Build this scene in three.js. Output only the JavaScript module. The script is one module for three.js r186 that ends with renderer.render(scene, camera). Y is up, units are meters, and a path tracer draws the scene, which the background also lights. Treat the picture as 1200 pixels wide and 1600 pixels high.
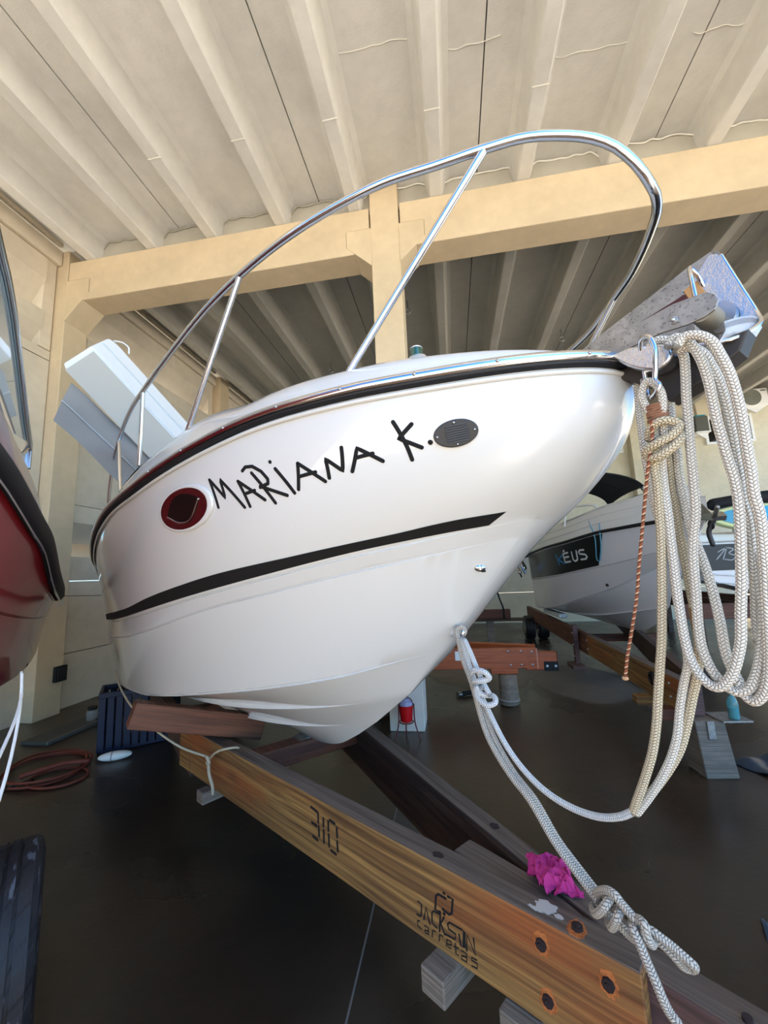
import * as THREE from 'three';
import { RoundedBoxGeometry } from 'three/addons/geometries/RoundedBoxGeometry.js';
import { mergeGeometries, mergeVertices, toCreasedNormals } from 'three/addons/utils/BufferGeometryUtils.js';
import { Sky } from 'three/addons/objects/Sky.js';

// ------------------------------------------------------------------ camera, sky, sun, exposure
const scene = new THREE.Scene();
const camera = new THREE.PerspectiveCamera(102.68, 1200 / 1600, 0.05, 400);
camera.rotation.order = 'YXZ';
camera.position.set(0, 1.5, 0);
camera.rotation.set(0.148401, 0.159375, -0.040927);
scene.add(camera);
const renderer = new THREE.WebGLRenderer({ antialias: true });
renderer.toneMapping = THREE.LinearToneMapping;
renderer.toneMappingExposure = 1.17;
renderer.shadowMap.enabled = true;
const sunDirection = new THREE.Vector3(0.4, 0.8, 0.45).normalize();
const sky = new Sky();
sky.name = 'sky';
sky.scale.setScalar(300);
sky.material.uniforms.turbidity.value = 4;
sky.material.uniforms.rayleigh.value = 1.2;
sky.material.uniforms.mieCoefficient.value = 0.006;
sky.material.uniforms.mieDirectionalG.value = 0.75;
sky.material.uniforms.sunPosition.value.copy(sunDirection);
scene.add(sky);
scene.backgroundIntensity = 0.3; scene.environmentIntensity = 0.3;
const sun = new THREE.DirectionalLight(0xfff0d8, 17);
sun.name = 'sunlight';
sun.position.copy(sunDirection).multiplyScalar(40);
sun.castShadow = true;
sun.shadow.mapSize.set(2048, 2048);
Object.assign(sun.shadow.camera, { left: -25, right: 25, top: 25, bottom: -25, near: 1, far: 90 });
scene.add(sun, sun.target);

// ------------------------------------------------------------------ helpers
const V = (x, y, z) => new THREE.Vector3(x, y, z);
const PI = Math.PI;
const clamp = (x, a = 0, b = 1) => Math.min(b, Math.max(a, x));
const lerp = (a, b, t) => a + (b - a) * t;
const smooth = (a, b, x) => { const t = clamp((x - a) / (b - a)); return t * t * (3 - 2 * t); };
function rng(seed) { let s = seed >>> 0; return () => { s = (s + 0x6d2b79f5) | 0; let t = Math.imul(s ^ (s >>> 15), 1 | s); t = (t + Math.imul(t ^ (t >>> 7), 61 | t)) ^ t; return ((t ^ (t >>> 14)) >>> 0) / 4294967296; }; }
function hash(x, y, s) { let h = Math.imul(x | 0, 374761393) + Math.imul(y | 0, 668265263) + Math.imul(s | 0, 974634777); h = Math.imul(h ^ (h >>> 13), 1274126177); return ((h ^ (h >>> 16)) >>> 0) / 4294967296; }
// tileable value noise: x, y in cells, px, py the period in cells
function vnoise(x, y, px, py, s) {
  const ix = Math.floor(x), iy = Math.floor(y), fx = x - ix, fy = y - iy, m = (a, n) => ((a % n) + n) % n;
  const u = fx * fx * (3 - 2 * fx), v = fy * fy * (3 - 2 * fy);
  const a = hash(m(ix, px), m(iy, py), s), b = hash(m(ix + 1, px), m(iy, py), s), c = hash(m(ix, px), m(iy + 1, py), s), d = hash(m(ix + 1, px), m(iy + 1, py), s);
  return lerp(lerp(a, b, u), lerp(c, d, u), v);
}
function fbm(u, v, px, py, s, oct = 4) { let a = 0.5, r = 0, n = 0; for (let i = 0; i < oct; i++) { r += a * vnoise(u * px, v * py, px, py, s + i * 17); n += a; px *= 2; py *= 2; a *= 0.55; } return r / n; }
function makeTexture(w, h, fn, srgb = true) {
  const d = new Uint8Array(w * h * 4);
  for (let y = 0; y < h; y++) for (let x = 0; x < w; x++) {
    const c = fn(x / w, y / h, x, y), i = (y * w + x) * 4;
    if (typeof c === 'number') d[i] = d[i + 1] = d[i + 2] = clamp(c) * 255; else { d[i] = clamp(c[0]) * 255; d[i + 1] = clamp(c[1]) * 255; d[i + 2] = clamp(c[2]) * 255; }
    d[i + 3] = 255;
  }
  const t = new THREE.DataTexture(d, w, h);
  t.wrapS = t.wrapT = THREE.RepeatWrapping; t.magFilter = THREE.LinearFilter; t.minFilter = THREE.LinearMipmapLinearFilter; t.generateMipmaps = true;
  if (srgb) t.colorSpace = THREE.SRGBColorSpace;
  t.needsUpdate = true;
  return t;
}
const rep = (t, a, b) => { const c = t.clone(); c.repeat.set(a, b); c.needsUpdate = true; return c; };
const mix3 = (a, b, t) => [lerp(a[0], b[0], t), lerp(a[1], b[1], t), lerp(a[2], b[2], t)];
const hx = (s) => [parseInt(s.slice(1, 3), 16) / 255, parseInt(s.slice(3, 5), 16) / 255, parseInt(s.slice(5, 7), 16) / 255];
const std = (o) => new THREE.MeshStandardMaterial(o), phy = (o) => new THREE.MeshPhysicalMaterial(o);

const used = new Map();
function numbered(name) { const n = used.get(name) || 0; used.set(name, n + 1); return n ? name + '_' + String(n).padStart(3, '0') : name; }
function thing(name, label, category, pos = [0, 0, 0], turn = 0, group) {
  const o = new THREE.Group(); o.name = numbered(name); o.position.set(...pos); o.rotation.y = turn;
  o.userData = { label, category }; if (group) o.userData.group = group; scene.add(o); return o;
}
function structure(name) { const o = new THREE.Group(); o.name = name; o.userData = { kind: 'structure' }; scene.add(o); return o; }
function part(parent, name, geo, mat, label) {
  const m = new THREE.Mesh(Array.isArray(geo) ? join(geo) : geo, mat); m.name = name; m.castShadow = m.receiveShadow = true;
  if (label) m.userData.label = label; parent.add(m); return m;
}
function join(list) { return list.length === 1 ? list[0] : mergeGeometries(list.map((g) => { const n = g.index ? g.toNonIndexed() : g; for (const k of Object.keys(n.attributes)) if (!['position', 'normal', 'uv'].includes(k)) n.deleteAttribute(k); return n; })); }
// box-mapped uv in metres
function boxUV(g) {
  const n = g.index ? g.toNonIndexed() : g, p = n.attributes.position, nn = n.attributes.normal, uv = new Float32Array(p.count * 2);
  for (let i = 0; i < p.count; i++) {
    const ax = Math.abs(nn.getX(i)), ay = Math.abs(nn.getY(i)), az = Math.abs(nn.getZ(i)), x = p.getX(i), y = p.getY(i), z = p.getZ(i);
    const [u, v] = ax > ay && ax > az ? [z, y] : ay > az ? [x, z] : [x, y];
    uv[i * 2] = u; uv[i * 2 + 1] = v;
  }
  n.setAttribute('uv', new THREE.BufferAttribute(uv, 2)); return n;
}
function bx(w, h, d, r = 0.004, at = [0, 0, 0], rot) {
  const g = boxUV(new RoundedBoxGeometry(w, h, d, 2, Math.min(r, w / 2.1, h / 2.1, d / 2.1)));
  if (rot) g.rotateX(rot[0]).rotateY(rot[1]).rotateZ(rot[2]);
  return g.translate(...at);
}
const cyl = (r0, r1, h, at = [0, 0, 0], seg = 20) => new THREE.CylinderGeometry(r0, r1, h, seg).translate(...at);
function curveOf(pts, closed = false) { return new THREE.CatmullRomCurve3(pts.map((p) => (p.isVector3 ? p : V(...p))), closed, 'centripetal'); }
function tube(pts, r, seg = 60, rad = 10, closed = false, caps = true) {
  const c = pts.getPointAt ? pts : curveOf(pts, closed), L = c.getLength(), g = new THREE.TubeGeometry(c, seg, r, rad, closed).toNonIndexed(), uv = g.attributes.uv;
  for (let i = 0; i < uv.count; i++) uv.setX(i, uv.getX(i) * L);
  const list = [g];
  if (caps && !closed) for (const [t, d] of [[0, -1], [1, 1]]) { const s = new THREE.SphereGeometry(r, rad, 6).toNonIndexed(); s.translate(...c.getPointAt(t).toArray()); list.push(s); }
  return join(list);
}
const bar = (a, b, r, rad = 12) => tube([a, lerpV(a, b, 0.5), b], r, 4, rad);
function lerpV(a, b, t) { return [lerp(a[0], b[0], t), lerp(a[1], b[1], t), lerp(a[2], b[2], t)]; }
// grid of points -> geometry (rows x cols), flip turns the faces over
function gridGeo(rows, flip = false, uvf) {
  const R = rows.length, C = rows[0].length, pos = [], uv = [], idx = [];
  for (let i = 0; i < R; i++) for (let j = 0; j < C; j++) { const p = rows[i][j]; pos.push(p.x, p.y, p.z); const q = uvf ? uvf(i, j, p) : [i / (R - 1), j / (C - 1)]; uv.push(...q); }
  for (let i = 0; i < R - 1; i++) for (let j = 0; j < C - 1; j++) { const a = i * C + j, b = a + C; flip ? idx.push(a, a + 1, b, b, a + 1, b + 1) : idx.push(a, b, a + 1, b, b + 1, a + 1); }
  const g = new THREE.BufferGeometry(); g.setAttribute('position', new THREE.Float32BufferAttribute(pos, 3)); g.setAttribute('uv', new THREE.Float32BufferAttribute(uv, 2)); g.setIndex(idx); g.computeVertexNormals(); return g;
}
// profile ([out, up] pairs) swept along a path whose out direction is horizontal
function sweep(path, profile, closedProfile = true) {
  const rows = [];
  for (let i = 0; i < path.length; i++) {
    const a = path[Math.max(0, i - 1)], b = path[Math.min(path.length - 1, i + 1)], t = b.clone().sub(a).normalize(), out = V(0, 1, 0).cross(t).normalize(), up = t.clone().cross(out).normalize();
    const row = profile.map(([o, u]) => path[i].clone().addScaledVector(out, o).addScaledVector(up, u)); if (closedProfile) row.push(row[0].clone()); rows.push(row);
  }
  return gridGeo(rows);
}
function interp(xs, ys) {   // smooth interpolation through given points, flat beyond them
  const n = xs.length, m = [];
  for (let i = 0; i < n; i++) m.push(i === 0 ? (ys[1] - ys[0]) / (xs[1] - xs[0]) : i === n - 1 ? (ys[n - 1] - ys[n - 2]) / (xs[n - 1] - xs[n - 2]) : ((ys[i + 1] - ys[i]) / (xs[i + 1] - xs[i]) + (ys[i] - ys[i - 1]) / (xs[i] - xs[i - 1])) / 2);
  return (x) => {
    if (x <= xs[0]) return ys[0] + m[0] * (x - xs[0]);
    if (x >= xs[n - 1]) return ys[n - 1] + m[n - 1] * (x - xs[n - 1]) * 0.6;
    let i = 0; while (x > xs[i + 1]) i++;
    const h = xs[i + 1] - xs[i], t = (x - xs[i]) / h, t2 = t * t, t3 = t2 * t;
    return (2 * t3 - 3 * t2 + 1) * ys[i] + (t3 - 2 * t2 + t) * h * m[i] + (-2 * t3 + 3 * t2) * ys[i + 1] + (t3 - t2) * h * m[i + 1];
  };
}
const extrude = (pts, depth, bevel = 0, holes = []) => {
  const s = new THREE.Shape(pts.map((p) => new THREE.Vector2(...p))); for (const h of holes) s.holes.push(h);
  return new THREE.ExtrudeGeometry(s, { depth, bevelEnabled: bevel > 0, bevelSize: bevel, bevelThickness: bevel, bevelSegments: 2, curveSegments: 20 });
};
// flat painted stroke: ribbon of points with normals, lifted a little and with round ends
function stroke(pts, normals, width, lift = 0.0015) {
  const geos = [], n = pts.length, rows = [];
  for (let i = 0; i < n; i++) {
    const t = pts[Math.min(n - 1, i + 1)].clone().sub(pts[Math.max(0, i - 1)]).normalize(), s = normals[i].clone().cross(t).normalize().multiplyScalar(width / 2), c = pts[i].clone().addScaledVector(normals[i], lift), e = pts[i].clone().addScaledVector(normals[i], -0.001);
    rows.push([e.clone().sub(s), c.clone().sub(s), c.clone().add(s), e.clone().add(s)]);
  }
  geos.push(gridGeo(rows).toNonIndexed());
  for (const i of [0, n - 1]) { const d = new THREE.CylinderGeometry(width / 2, width / 2, lift + 0.001, 14); d.applyQuaternion(new THREE.Quaternion().setFromUnitVectors(V(0, 1, 0), normals[i])); d.translate(...pts[i].clone().addScaledVector(normals[i], (lift - 0.001) / 2).toArray()); geos.push(d.toNonIndexed()); }
  return join(geos);
}
// ------------------------------------------------------------------ materials
const woodTexture = (light, dark, red, seed, knots) => makeTexture(1024, 256, (u, v) => {
  const warp = fbm(u, v, 3, 3, seed, 3) * 0.35, g = fbm(u * 1, v + warp * 0.3, 4, 40, seed + 5, 3), fine = fbm(u, v, 10, 120, seed + 9, 2), patch = fbm(u, v, 4, 3, seed + 21, 4), st = fbm(u, v, 7, 5, seed + 33, 4);
  let c = mix3(hx(light), hx(dark), clamp(g * 1.5 - 0.3)); c = mix3(c, hx(red), clamp(patch * 2.4 - 1.05) * 0.7); c = mix3(c, hx(dark), clamp(st * 3.2 - 1.95) * 0.75);
  for (const [ku, kv] of knots || []) { const d = Math.hypot((u - ku) * 8, (v - kv) * 2); c = mix3(c, [0.1, 0.055, 0.04], 0.85 * (1 - smooth(0.06, 0.16, d))); }
  const k = 0.86 + 0.28 * fine; return [c[0] * k, c[1] * k, c[2] * k];
});
const woodBump = makeTexture(512, 256, (u, v) => 0.5 * fbm(u, v, 5, 60, 71, 3) + 0.5 * fbm(u, v, 30, 90, 77, 2), false);
const wood = (map, rx = 0.5, ry = 2.2, rough = 0.62) => std({ map: rep(map, rx, ry), bumpMap: rep(woodBump, rx * 1.4, ry), bumpScale: 0.0015, roughness: rough });
const M = {};
{
  const honey = woodTexture('#a37c44', '#573a1e', '#93481f', 11), grey = woodTexture('#75665a', '#463a32', '#5f4438', 31), brown = woodTexture('#5e4634', '#33241b', '#4a2c20', 51), pale = woodTexture('#8b8072', '#5e554a', '#6c5d50', 61), orange = woodTexture('#b0592a', '#8b3d1b', '#a34a20', 81), rust = woodTexture('#77492f', '#45291c', '#6a3320', 91, [[0.3, 0.4], [0.62, 0.6]]);
  M.woodFace = wood(honey); M.woodTop = wood(grey); M.woodBrown = wood(brown); M.woodPale = wood(pale, 1.2, 4); M.woodOrange = wood(orange, 0.5, 2, 0.4); M.woodRust = wood(rust); M.woodPlum = wood(woodTexture('#6a4d48', '#3d2a2a', '#5a4038', 101));
}
const grime = makeTexture(512, 512, (u, v) => { const a = fbm(u, v, 4, 4, 5, 5), b = fbm(u, v, 24, 24, 9, 3); const k = 0.9 + 0.12 * a + 0.05 * (b - 0.5); return [k, k, k * 0.995]; });
const pit = makeTexture(512, 512, (u, v) => 0.6 * fbm(u, v, 20, 20, 3, 4) + 0.4 * fbm(u, v, 90, 90, 8, 2), false);
const paint = (c, rough = 0.85, s = 0.5) => std({ color: c, map: rep(grime, s, s), bumpMap: rep(pit, 1.2, 1.2), bumpScale: 0.002, roughness: rough });
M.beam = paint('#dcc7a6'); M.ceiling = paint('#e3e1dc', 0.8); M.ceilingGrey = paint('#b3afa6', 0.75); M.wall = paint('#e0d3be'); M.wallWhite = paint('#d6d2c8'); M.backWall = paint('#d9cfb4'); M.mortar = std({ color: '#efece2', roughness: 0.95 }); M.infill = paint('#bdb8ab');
M.gelcoat = phy({ color: '#dfdfdd', roughness: 0.32, clearcoat: 1, clearcoatRoughness: 0.04 });
M.gelcoatRed = phy({ color: '#8e1d24', roughness: 0.3, clearcoat: 1, clearcoatRoughness: 0.05 });
M.gelcoatGrey = phy({ color: '#dcdce0', roughness: 0.35, clearcoat: 0.8, clearcoatRoughness: 0.08 });
M.black = std({ color: '#070708', roughness: 0.7 }); M.ink = std({ color: '#050506', roughness: 0.85 }); M.rubber = std({ color: '#15151a', roughness: 0.55 });
M.blackGloss = phy({ color: '#060607', roughness: 0.4, clearcoat: 0.25, clearcoatRoughness: 0.1 });
M.chrome = std({ color: '#d9dade', metalness: 1, roughness: 0.1 }); M.steel = std({ color: '#b9babd', metalness: 1, roughness: 0.28 });
const spots = makeTexture(512, 512, (u, v) => { const a = fbm(u, v, 10, 10, 41, 4), b = fbm(u, v, 60, 60, 43, 2); const k = 0.74 + 0.3 * a - 0.22 * smooth(0.66, 0.82, b); return [k, k * 0.99, k * 0.97]; });
M.polished = std({ color: '#cdced2', metalness: 1, roughness: 0.26, bumpMap: rep(pit, 6, 6), bumpScale: 0.0008 });
M.galvanised = std({ color: '#b7b6b4', map: rep(spots, 4, 4), metalness: 0.85, roughness: 0.42 });
M.glassDark = phy({ color: '#050506', roughness: 0.06, clearcoat: 1, clearcoatRoughness: 0.02 });
M.redReflectRim = phy({ color: '#420b0e', roughness: 0.15, clearcoat: 1, clearcoatRoughness: 0.02 });  // rim's red is the neighbouring hull's reflection, put into the colour
M.vinyl = phy({ color: '#e6ebee', roughness: 0.5, sheen: 0.3 }); M.vinylGrey = std({ color: '#918f8c', roughness: 0.7 }); M.vinylShade = std({ color: '#b9b6ad', roughness: 0.7 });  // the beige one carries the folded cover's shade in its colour
M.whitePaint = std({ color: '#e8e8e4', roughness: 0.5 }); M.copper = std({ color: '#a3654a', roughness: 0.8 });
const braid = (base, gap, seed) => makeTexture(128, 128, (u, v) => {
  const side = v < 0.5 ? 1 : -1, w = (v * 2) % 1, q = (((u * 2 + side * w * 0.5) % 1) + 1) % 1, ridge = Math.sin(q * PI) ** 0.6, edge = smooth(0, 0.14, w) * (1 - smooth(0.86, 1, w)), k = ridge * (0.45 + 0.55 * edge), n = 0.93 + 0.12 * fbm(u, v, 8, 8, seed, 2);
  const c = mix3(hx(gap), hx(base), smooth(0.2, 0.75, k)); return [c[0] * n, c[1] * n, c[2] * n];
});
const braidBump = makeTexture(128, 128, (u, v) => { const side = v < 0.5 ? 1 : -1, w = (v * 2) % 1, q = (((u * 2 + side * w * 0.5) % 1) + 1) % 1; return Math.sin(q * PI) ** 0.6 * (0.35 + 0.65 * Math.sin(w * PI) ** 0.6); }, false);
const ropeMat = (base, gap, seed, pitch = 0.0135, around = 4) => std({ map: rep(braid(base, gap, seed), 1 / pitch, around), bumpMap: rep(braidBump, 1 / pitch, around), bumpScale: 0.0025, roughness: 0.9 });
M.rope = ropeMat('#efe9dd', '#948773', 3); M.ropeWorn = ropeMat('#ddd0b4', '#85714f', 5); M.ropeWhite = ropeMat('#e7e8e6', '#8f9296', 7, 0.01, 3); M.ropeOld = ropeMat('#cdc4b6', '#71675b', 8, 0.011, 3);
{ // copper-and-cream laid cord
  const t = makeTexture(64, 64, (u, v) => { const q = (u + v) % 1; return q < 0.5 ? hx('#8d4f33') : q < 0.72 ? hx('#d9b48e') : hx('#5c3222'); });
  M.cord = std({ map: rep(t, 70, 1), bumpMap: rep(t, 70, 1), bumpScale: 0.0008, roughness: 0.85 });
}
{ // wet concrete floor: dark where it is wet, paler in the dry patches
  const S = 18;
  const dry = (u, v) => { const x = u * S - 5.4, z = v * S - 12.6; let d = smooth(0.6, 0.72, fbm(u, v, 6, 6, 201, 5)); const e = Math.hypot((x - 0.35) / 1.25, (z + 7.4) / 1.95) + 0.5 * (fbm(u, v, 22, 22, 207, 3) - 0.5); d = Math.max(d * 0.5, 1 - smooth(0.86, 0.95, e)); const e2 = Math.hypot((x - 1.6) / 0.7, (z + 6) / 1.1) + 0.5 * (fbm(u, v, 22, 22, 217, 3) - 0.5); return Math.max(d, 0.8 * (1 - smooth(0.8, 0.92, e2))); };
  M.floor = std({
    map: makeTexture(1024, 1024, (u, v) => { const a = fbm(u, v, 9, 9, 211, 5), b = fbm(u, v, 60, 60, 213, 3), c = fbm(u, v, 14, 14, 219, 4); let k = mix3(hx('#362a1e'), hx('#453a2e'), a); k = mix3(k, hx('#281f17'), smooth(0.5, 0.75, c)); k = mix3(k, hx('#8b857b'), dry(u, v) * 0.75); const s = 0.9 + 0.2 * b; return [k[0] * s, k[1] * s, k[2] * s]; }),
    roughnessMap: makeTexture(1024, 1024, (u, v) => 0.2 + 0.2 * fbm(u, v, 26, 26, 223, 4) + 0.5 * dry(u, v), false), roughness: 1, bumpMap: rep(pit, 8, 8), bumpScale: 0.0015, metalness: 0,
  });
  M.jointDark = std({ color: '#6a5a47', roughness: 0.95 }); M.floorJoint = std({ color: '#6d675e', roughness: 0.8 });
}
M.ground = std({ color: '#d6d1c6', map: rep(grime, 8, 8), roughness: 0.9 });

// ------------------------------------------------------------------ the building
{
  const f = structure('floor'), slab = new THREE.BoxGeometry(18, 0.2, 14.2); slab.translate(3.6, -0.1, -5.5);
  { const p = slab.attributes.position, uv = slab.attributes.uv; for (let i = 0; i < p.count; i++) uv.setXY(i, (p.getX(i) + 5.4) / 18, (p.getZ(i) + 12.6) / 18); }
  part(f, 'floor_slab', slab, M.floor);
  part(f, 'floor_joint', [bx(0.008, 0.012, 5.4, 0.001, [-0.455, -0.0055, -1.1])], M.floorJoint);
  part(f, 'floor_joint', [bx(0.012, 0.012, 5.2, 0.001, [3.2, -0.005, -4])], M.floorJoint);
  const g = structure('ground'), plane = new THREE.BoxGeometry(160, 0.2, 160); plane.translate(0, -0.14, 0); part(g, 'paved_ground', plane, M.ground);

  // ceiling of precast double tees, each its own piece
  const c = structure('ceiling');
  const tee = (x0, x1, ribs, zA, zB) => {
    const P = [[x0, 6.12], [x1, 6.12], [x1, 6.03]];
    for (const r of [...ribs].reverse()) P.push([r + 0.17, 6.02], [r + 0.12, 5.985], [r + 0.075, 5.735], [r + 0.06, 5.72], [r - 0.06, 5.72], [r - 0.075, 5.735], [r - 0.12, 5.985], [r - 0.17, 6.02]);
    P.push([x0, 6.03]);
    const g = extrude(P, zB - zA); g.translate(0, 0, zA); return boxUV(g);
  };
  const cols = [[-4.9, -3.226, [-4.42, -3.53]], [-3.214, -1.336, [-2.7, -1.79]], [-1.324, 0.559, [-0.87, 0.08]], [0.571, 2.449, [1.04, 1.97]], [2.461, 4.339, [2.92, 3.86]], [4.351, 6.229, [4.81, 5.75]], [6.241, 8.119, [6.7, 7.64]], [8.131, 10.0, [8.59, 9.53]]];
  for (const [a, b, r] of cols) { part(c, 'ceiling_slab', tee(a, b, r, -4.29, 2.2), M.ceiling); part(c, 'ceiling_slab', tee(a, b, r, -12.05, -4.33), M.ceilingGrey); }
  part(c, 'added_light_seal', new THREE.BoxGeometry(15.8, 0.05, 14.5).translate(2.3, 6.15, -4.95), M.infill);  // unseen sheet added above the slabs to stop daylight leaking through the joints
  part(c, 'joint_filler', new THREE.BoxGeometry(15, 0.1, 0.04).translate(2.6, 6.07, -4.31), M.infill);
  // rendered infill over the beam between the ribs and the rough mortar bead along its top
  const R = rng(5), ribX = cols.flatMap((k) => k[2]);
  for (let i = 0; i < ribX.length - 1; i++) {
    const a = ribX[i] + 0.085, b = ribX[i + 1] - 0.085;
    part(c, 'infill_block', bx(b - a, 0.3, 0.05, 0.003, [(a + b) / 2, 5.868, -4.262]), M.infill);
    const pts = []; for (let k = 0; k <= 9; k++) { const t = k / 9; pts.push([lerp(a + 0.02, b - 0.02, t), 6.008 - 0.1 * (t < 0.08 || t > 0.92 ? 1 : 0) * R() - 0.03 * R(), -4.232 + 0.012 * R()]); }
    part(c, 'mortar_bead', tube(pts, 0.009, 30, 6), i < 4 ? M.infill : M.mortar);
  }
  for (const [x, z, w] of [[0.32, -3.05, 0.75], [1.5, -3.3, 0.62], [-0.4, -2.9, 0.6], [2.6, -3.35, 0.5]]) {   // hairline ridges across the slabs
    const pts = []; for (let k = 0; k <= 8; k++) pts.push([x + (k / 8 - 0.5) * w, 6.018, z + 0.03 * R()]); part(c, 'surface_crack', tube(pts, 0.0035, 20, 5), M.mortar);
  }
  for (const x of ribX.slice(2, 7)) part(c, 'mould_seam', [bx(0.15, 0.004, 0.01, 0.001, [x, 5.719, -3.15 - (x > 0 ? 0.1 : 0)])], M.mortar);

  // left wall: precast panels with louvre slots, one set for each bay
  const w = structure('wall_left');
  const bays = [[-12, -8.12], [-7.72, -4.47], [-4.13, -0.75], [-0.42, 2.2]];
  for (const [z0, z1] of bays) {
    const L = z1 - z0, zc = (z0 + z1) / 2, pan = (y0, y1, d = 0.12, x = -4.96) => part(w, 'wall_panel', bx(d, y1 - y0, L, 0.006, [x, (y0 + y1) / 2, zc]), M.wall);
    pan(-0.02, 0.65); pan(0.66, 1.56); pan(1.57, 1.88); pan(2.57, 4.34); pan(4.35, 4.47);
    // fascia with a sloping face below it; the slots between these blades let daylight in
    const blade = (y0, y1, drop, l = L - 0.3) => { const P = [[0, y0], [0, y1], [-0.07, y1], [-0.07, y0 + 0.05], [-0.29, y0 - drop], [-0.25, y0 - drop - 0.03]]; const g = extrude(P, l, 0.006); g.translate(-4.88, 0, zc - l / 2); part(w, 'louvre_blade', boxUV(g), M.wall); };
    blade(5.38, 5.66, 0.36); blade(4.74, 4.94, 0.34); blade(2.33, 2.55, 0.22, L - 0.02);
    part(w, 'added_sky_block', bx(0.06, 1.35, L, 0.005, [-5.7, 2.35, zc]), M.wall);  // board added outside to hide the sky and catch daylight behind the slots
    part(w, 'wall_plate', bx(0.2, 0.21, L, 0.01, [-4.93, 5.785, zc]), M.wall); part(w, 'wall_top', bx(0.1, 0.14, L, 0.01, [-5.1, 5.95, zc]), M.wall); part(w, 'wall_rail', bx(0.06, 0.05, L, 0.008, [-4.86, 5.98, zc]), M.wall);
    for (const zz of [z0 + 0.08, z1 - 0.08]) part(w, 'wall_panel', bx(0.4, 1.2, 0.15, 0.006, [-5.1, 5.08, zz]), M.wall);
  }
  // back wall, with a corner pier, high windows and panel joint
  const bk = structure('wall_back');
  for (const [x0, x1] of [[-5, 5.05], [5.45, 12.4]]) { part(bk, 'wall_panel', bx(x1 - x0, 0.82, 0.2, 0.005, [(x0 + x1) / 2, 0.4, -12.2]), M.backWall); part(bk, 'wall_panel', bx(x1 - x0, 5.19, 0.2, 0.005, [(x0 + x1) / 2, 3.42, -12.2]), M.backWall); }
  part(bk, 'wall_pier', bx(0.4, 6.02, 0.42, 0.01, [5.25, 3.0, -12.08]), M.backWall);
  const win = (n, x0, x1, y0, y1, mull) => { const o = structure('window_' + n), W = x1 - x0, h = y1 - y0, x = (x0 + x1) / 2, y = (y0 + y1) / 2, fr = []; fr.push(bx(W + 0.14, 0.07, 0.08, 0.01, [x, y1 + 0.035, -12.07]), bx(W + 0.14, 0.07, 0.08, 0.01, [x, y0 - 0.035, -12.07]), bx(0.07, h, 0.08, 0.01, [x0 - 0.035, y, -12.07]), bx(0.07, h, 0.08, 0.01, [x1 + 0.035, y, -12.07])); if (mull) fr.push(bx(0.05, h, 0.07, 0.01, [x, y, -12.07])); part(o, 'window_frame', fr, M.whitePaint); part(o, 'window_pane', bx(W, h, 0.01, 0.002, [x, y, -12.085]), M.glassDark); };
  win(1, 7.08, 8.12, 4.66, 5.3, true); win(2, 4.25, 4.84, 4.62, 4.96, false);

  // beams and pillars
  const beamMat = M.beam;
  const beam = (x0, x1, label) => { const t = thing('concrete_beam', label, 'beam', [(x0 + x1) / 2, 5.43, -4.31]); part(t, 'beam_body', bx(x1 - x0, 0.57, 0.34, 0.012), beamMat); return t; };
  beam(-4.73, -0.705, 'cream concrete roof beam left of the middle pillar, reaching the wall'); beam(-0.345, 10, 'cream concrete roof beam right of the middle pillar, behind the bow rail');
  const corbel = (t, side, x, yTop, w, h) => { // stepped bracket under a beam, pointing to -x or +x
    const P = side > 0 ? [[0, 0], [w, 0], [w, -0.2], [0, -h]] : [[0, 0], [0, -h], [-w, -0.2], [-w, 0]]; const g = extrude(P, 0.34, 0.006); g.translate(x, yTop, -0.17); part(t, 'corbel', boxUV(g), beamMat);
    part(t, 'joint_seal', [bx(w, 0.012, 0.344, 0.002, [x + side * w / 2, yTop + 0.003, 0.0005]), bx(0.012, 0.2, 0.344, 0.002, [x + side * (w + 0.003), yTop - 0.1, 0.0005])], M.jointDark);
  };
  const mid = thing('concrete_pillar', 'cream square concrete pillar in the middle, its top standing above the beams', 'pillar', [-0.525, 0, -4.31]);
  part(mid, 'shaft', bx(0.33, 4.4, 0.34, 0.01, [0, 3.8, 0]), beamMat); part(mid, 'painted_base', bx(0.335, 1.6, 0.345, 0.01, [0, 0.8, 0]), M.wallWhite, 'white painted foot of the pillar');
  corbel(mid, -1, -0.166, 5.44, 0.28, 0.47); corbel(mid, 1, 0.166, 5.44, 0.28, 0.47);
  const pl = (z, label) => { const t = thing('concrete_pillar', label, 'pillar', [-4.86, 0, z]); part(t, 'shaft', bx(0.24, 5.9, 0.34, 0.01, [0, 2.95, 0]), beamMat); return t; };
  const p1 = pl(-4.31, 'cream wall pillar at the left end of the roof beam'); corbel(p1, 1, 0.12, 5.44, 0.33, 0.55);
  pl(-7.92, 'cream wall pillar farther back, above the folded white cover'); 
}
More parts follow.
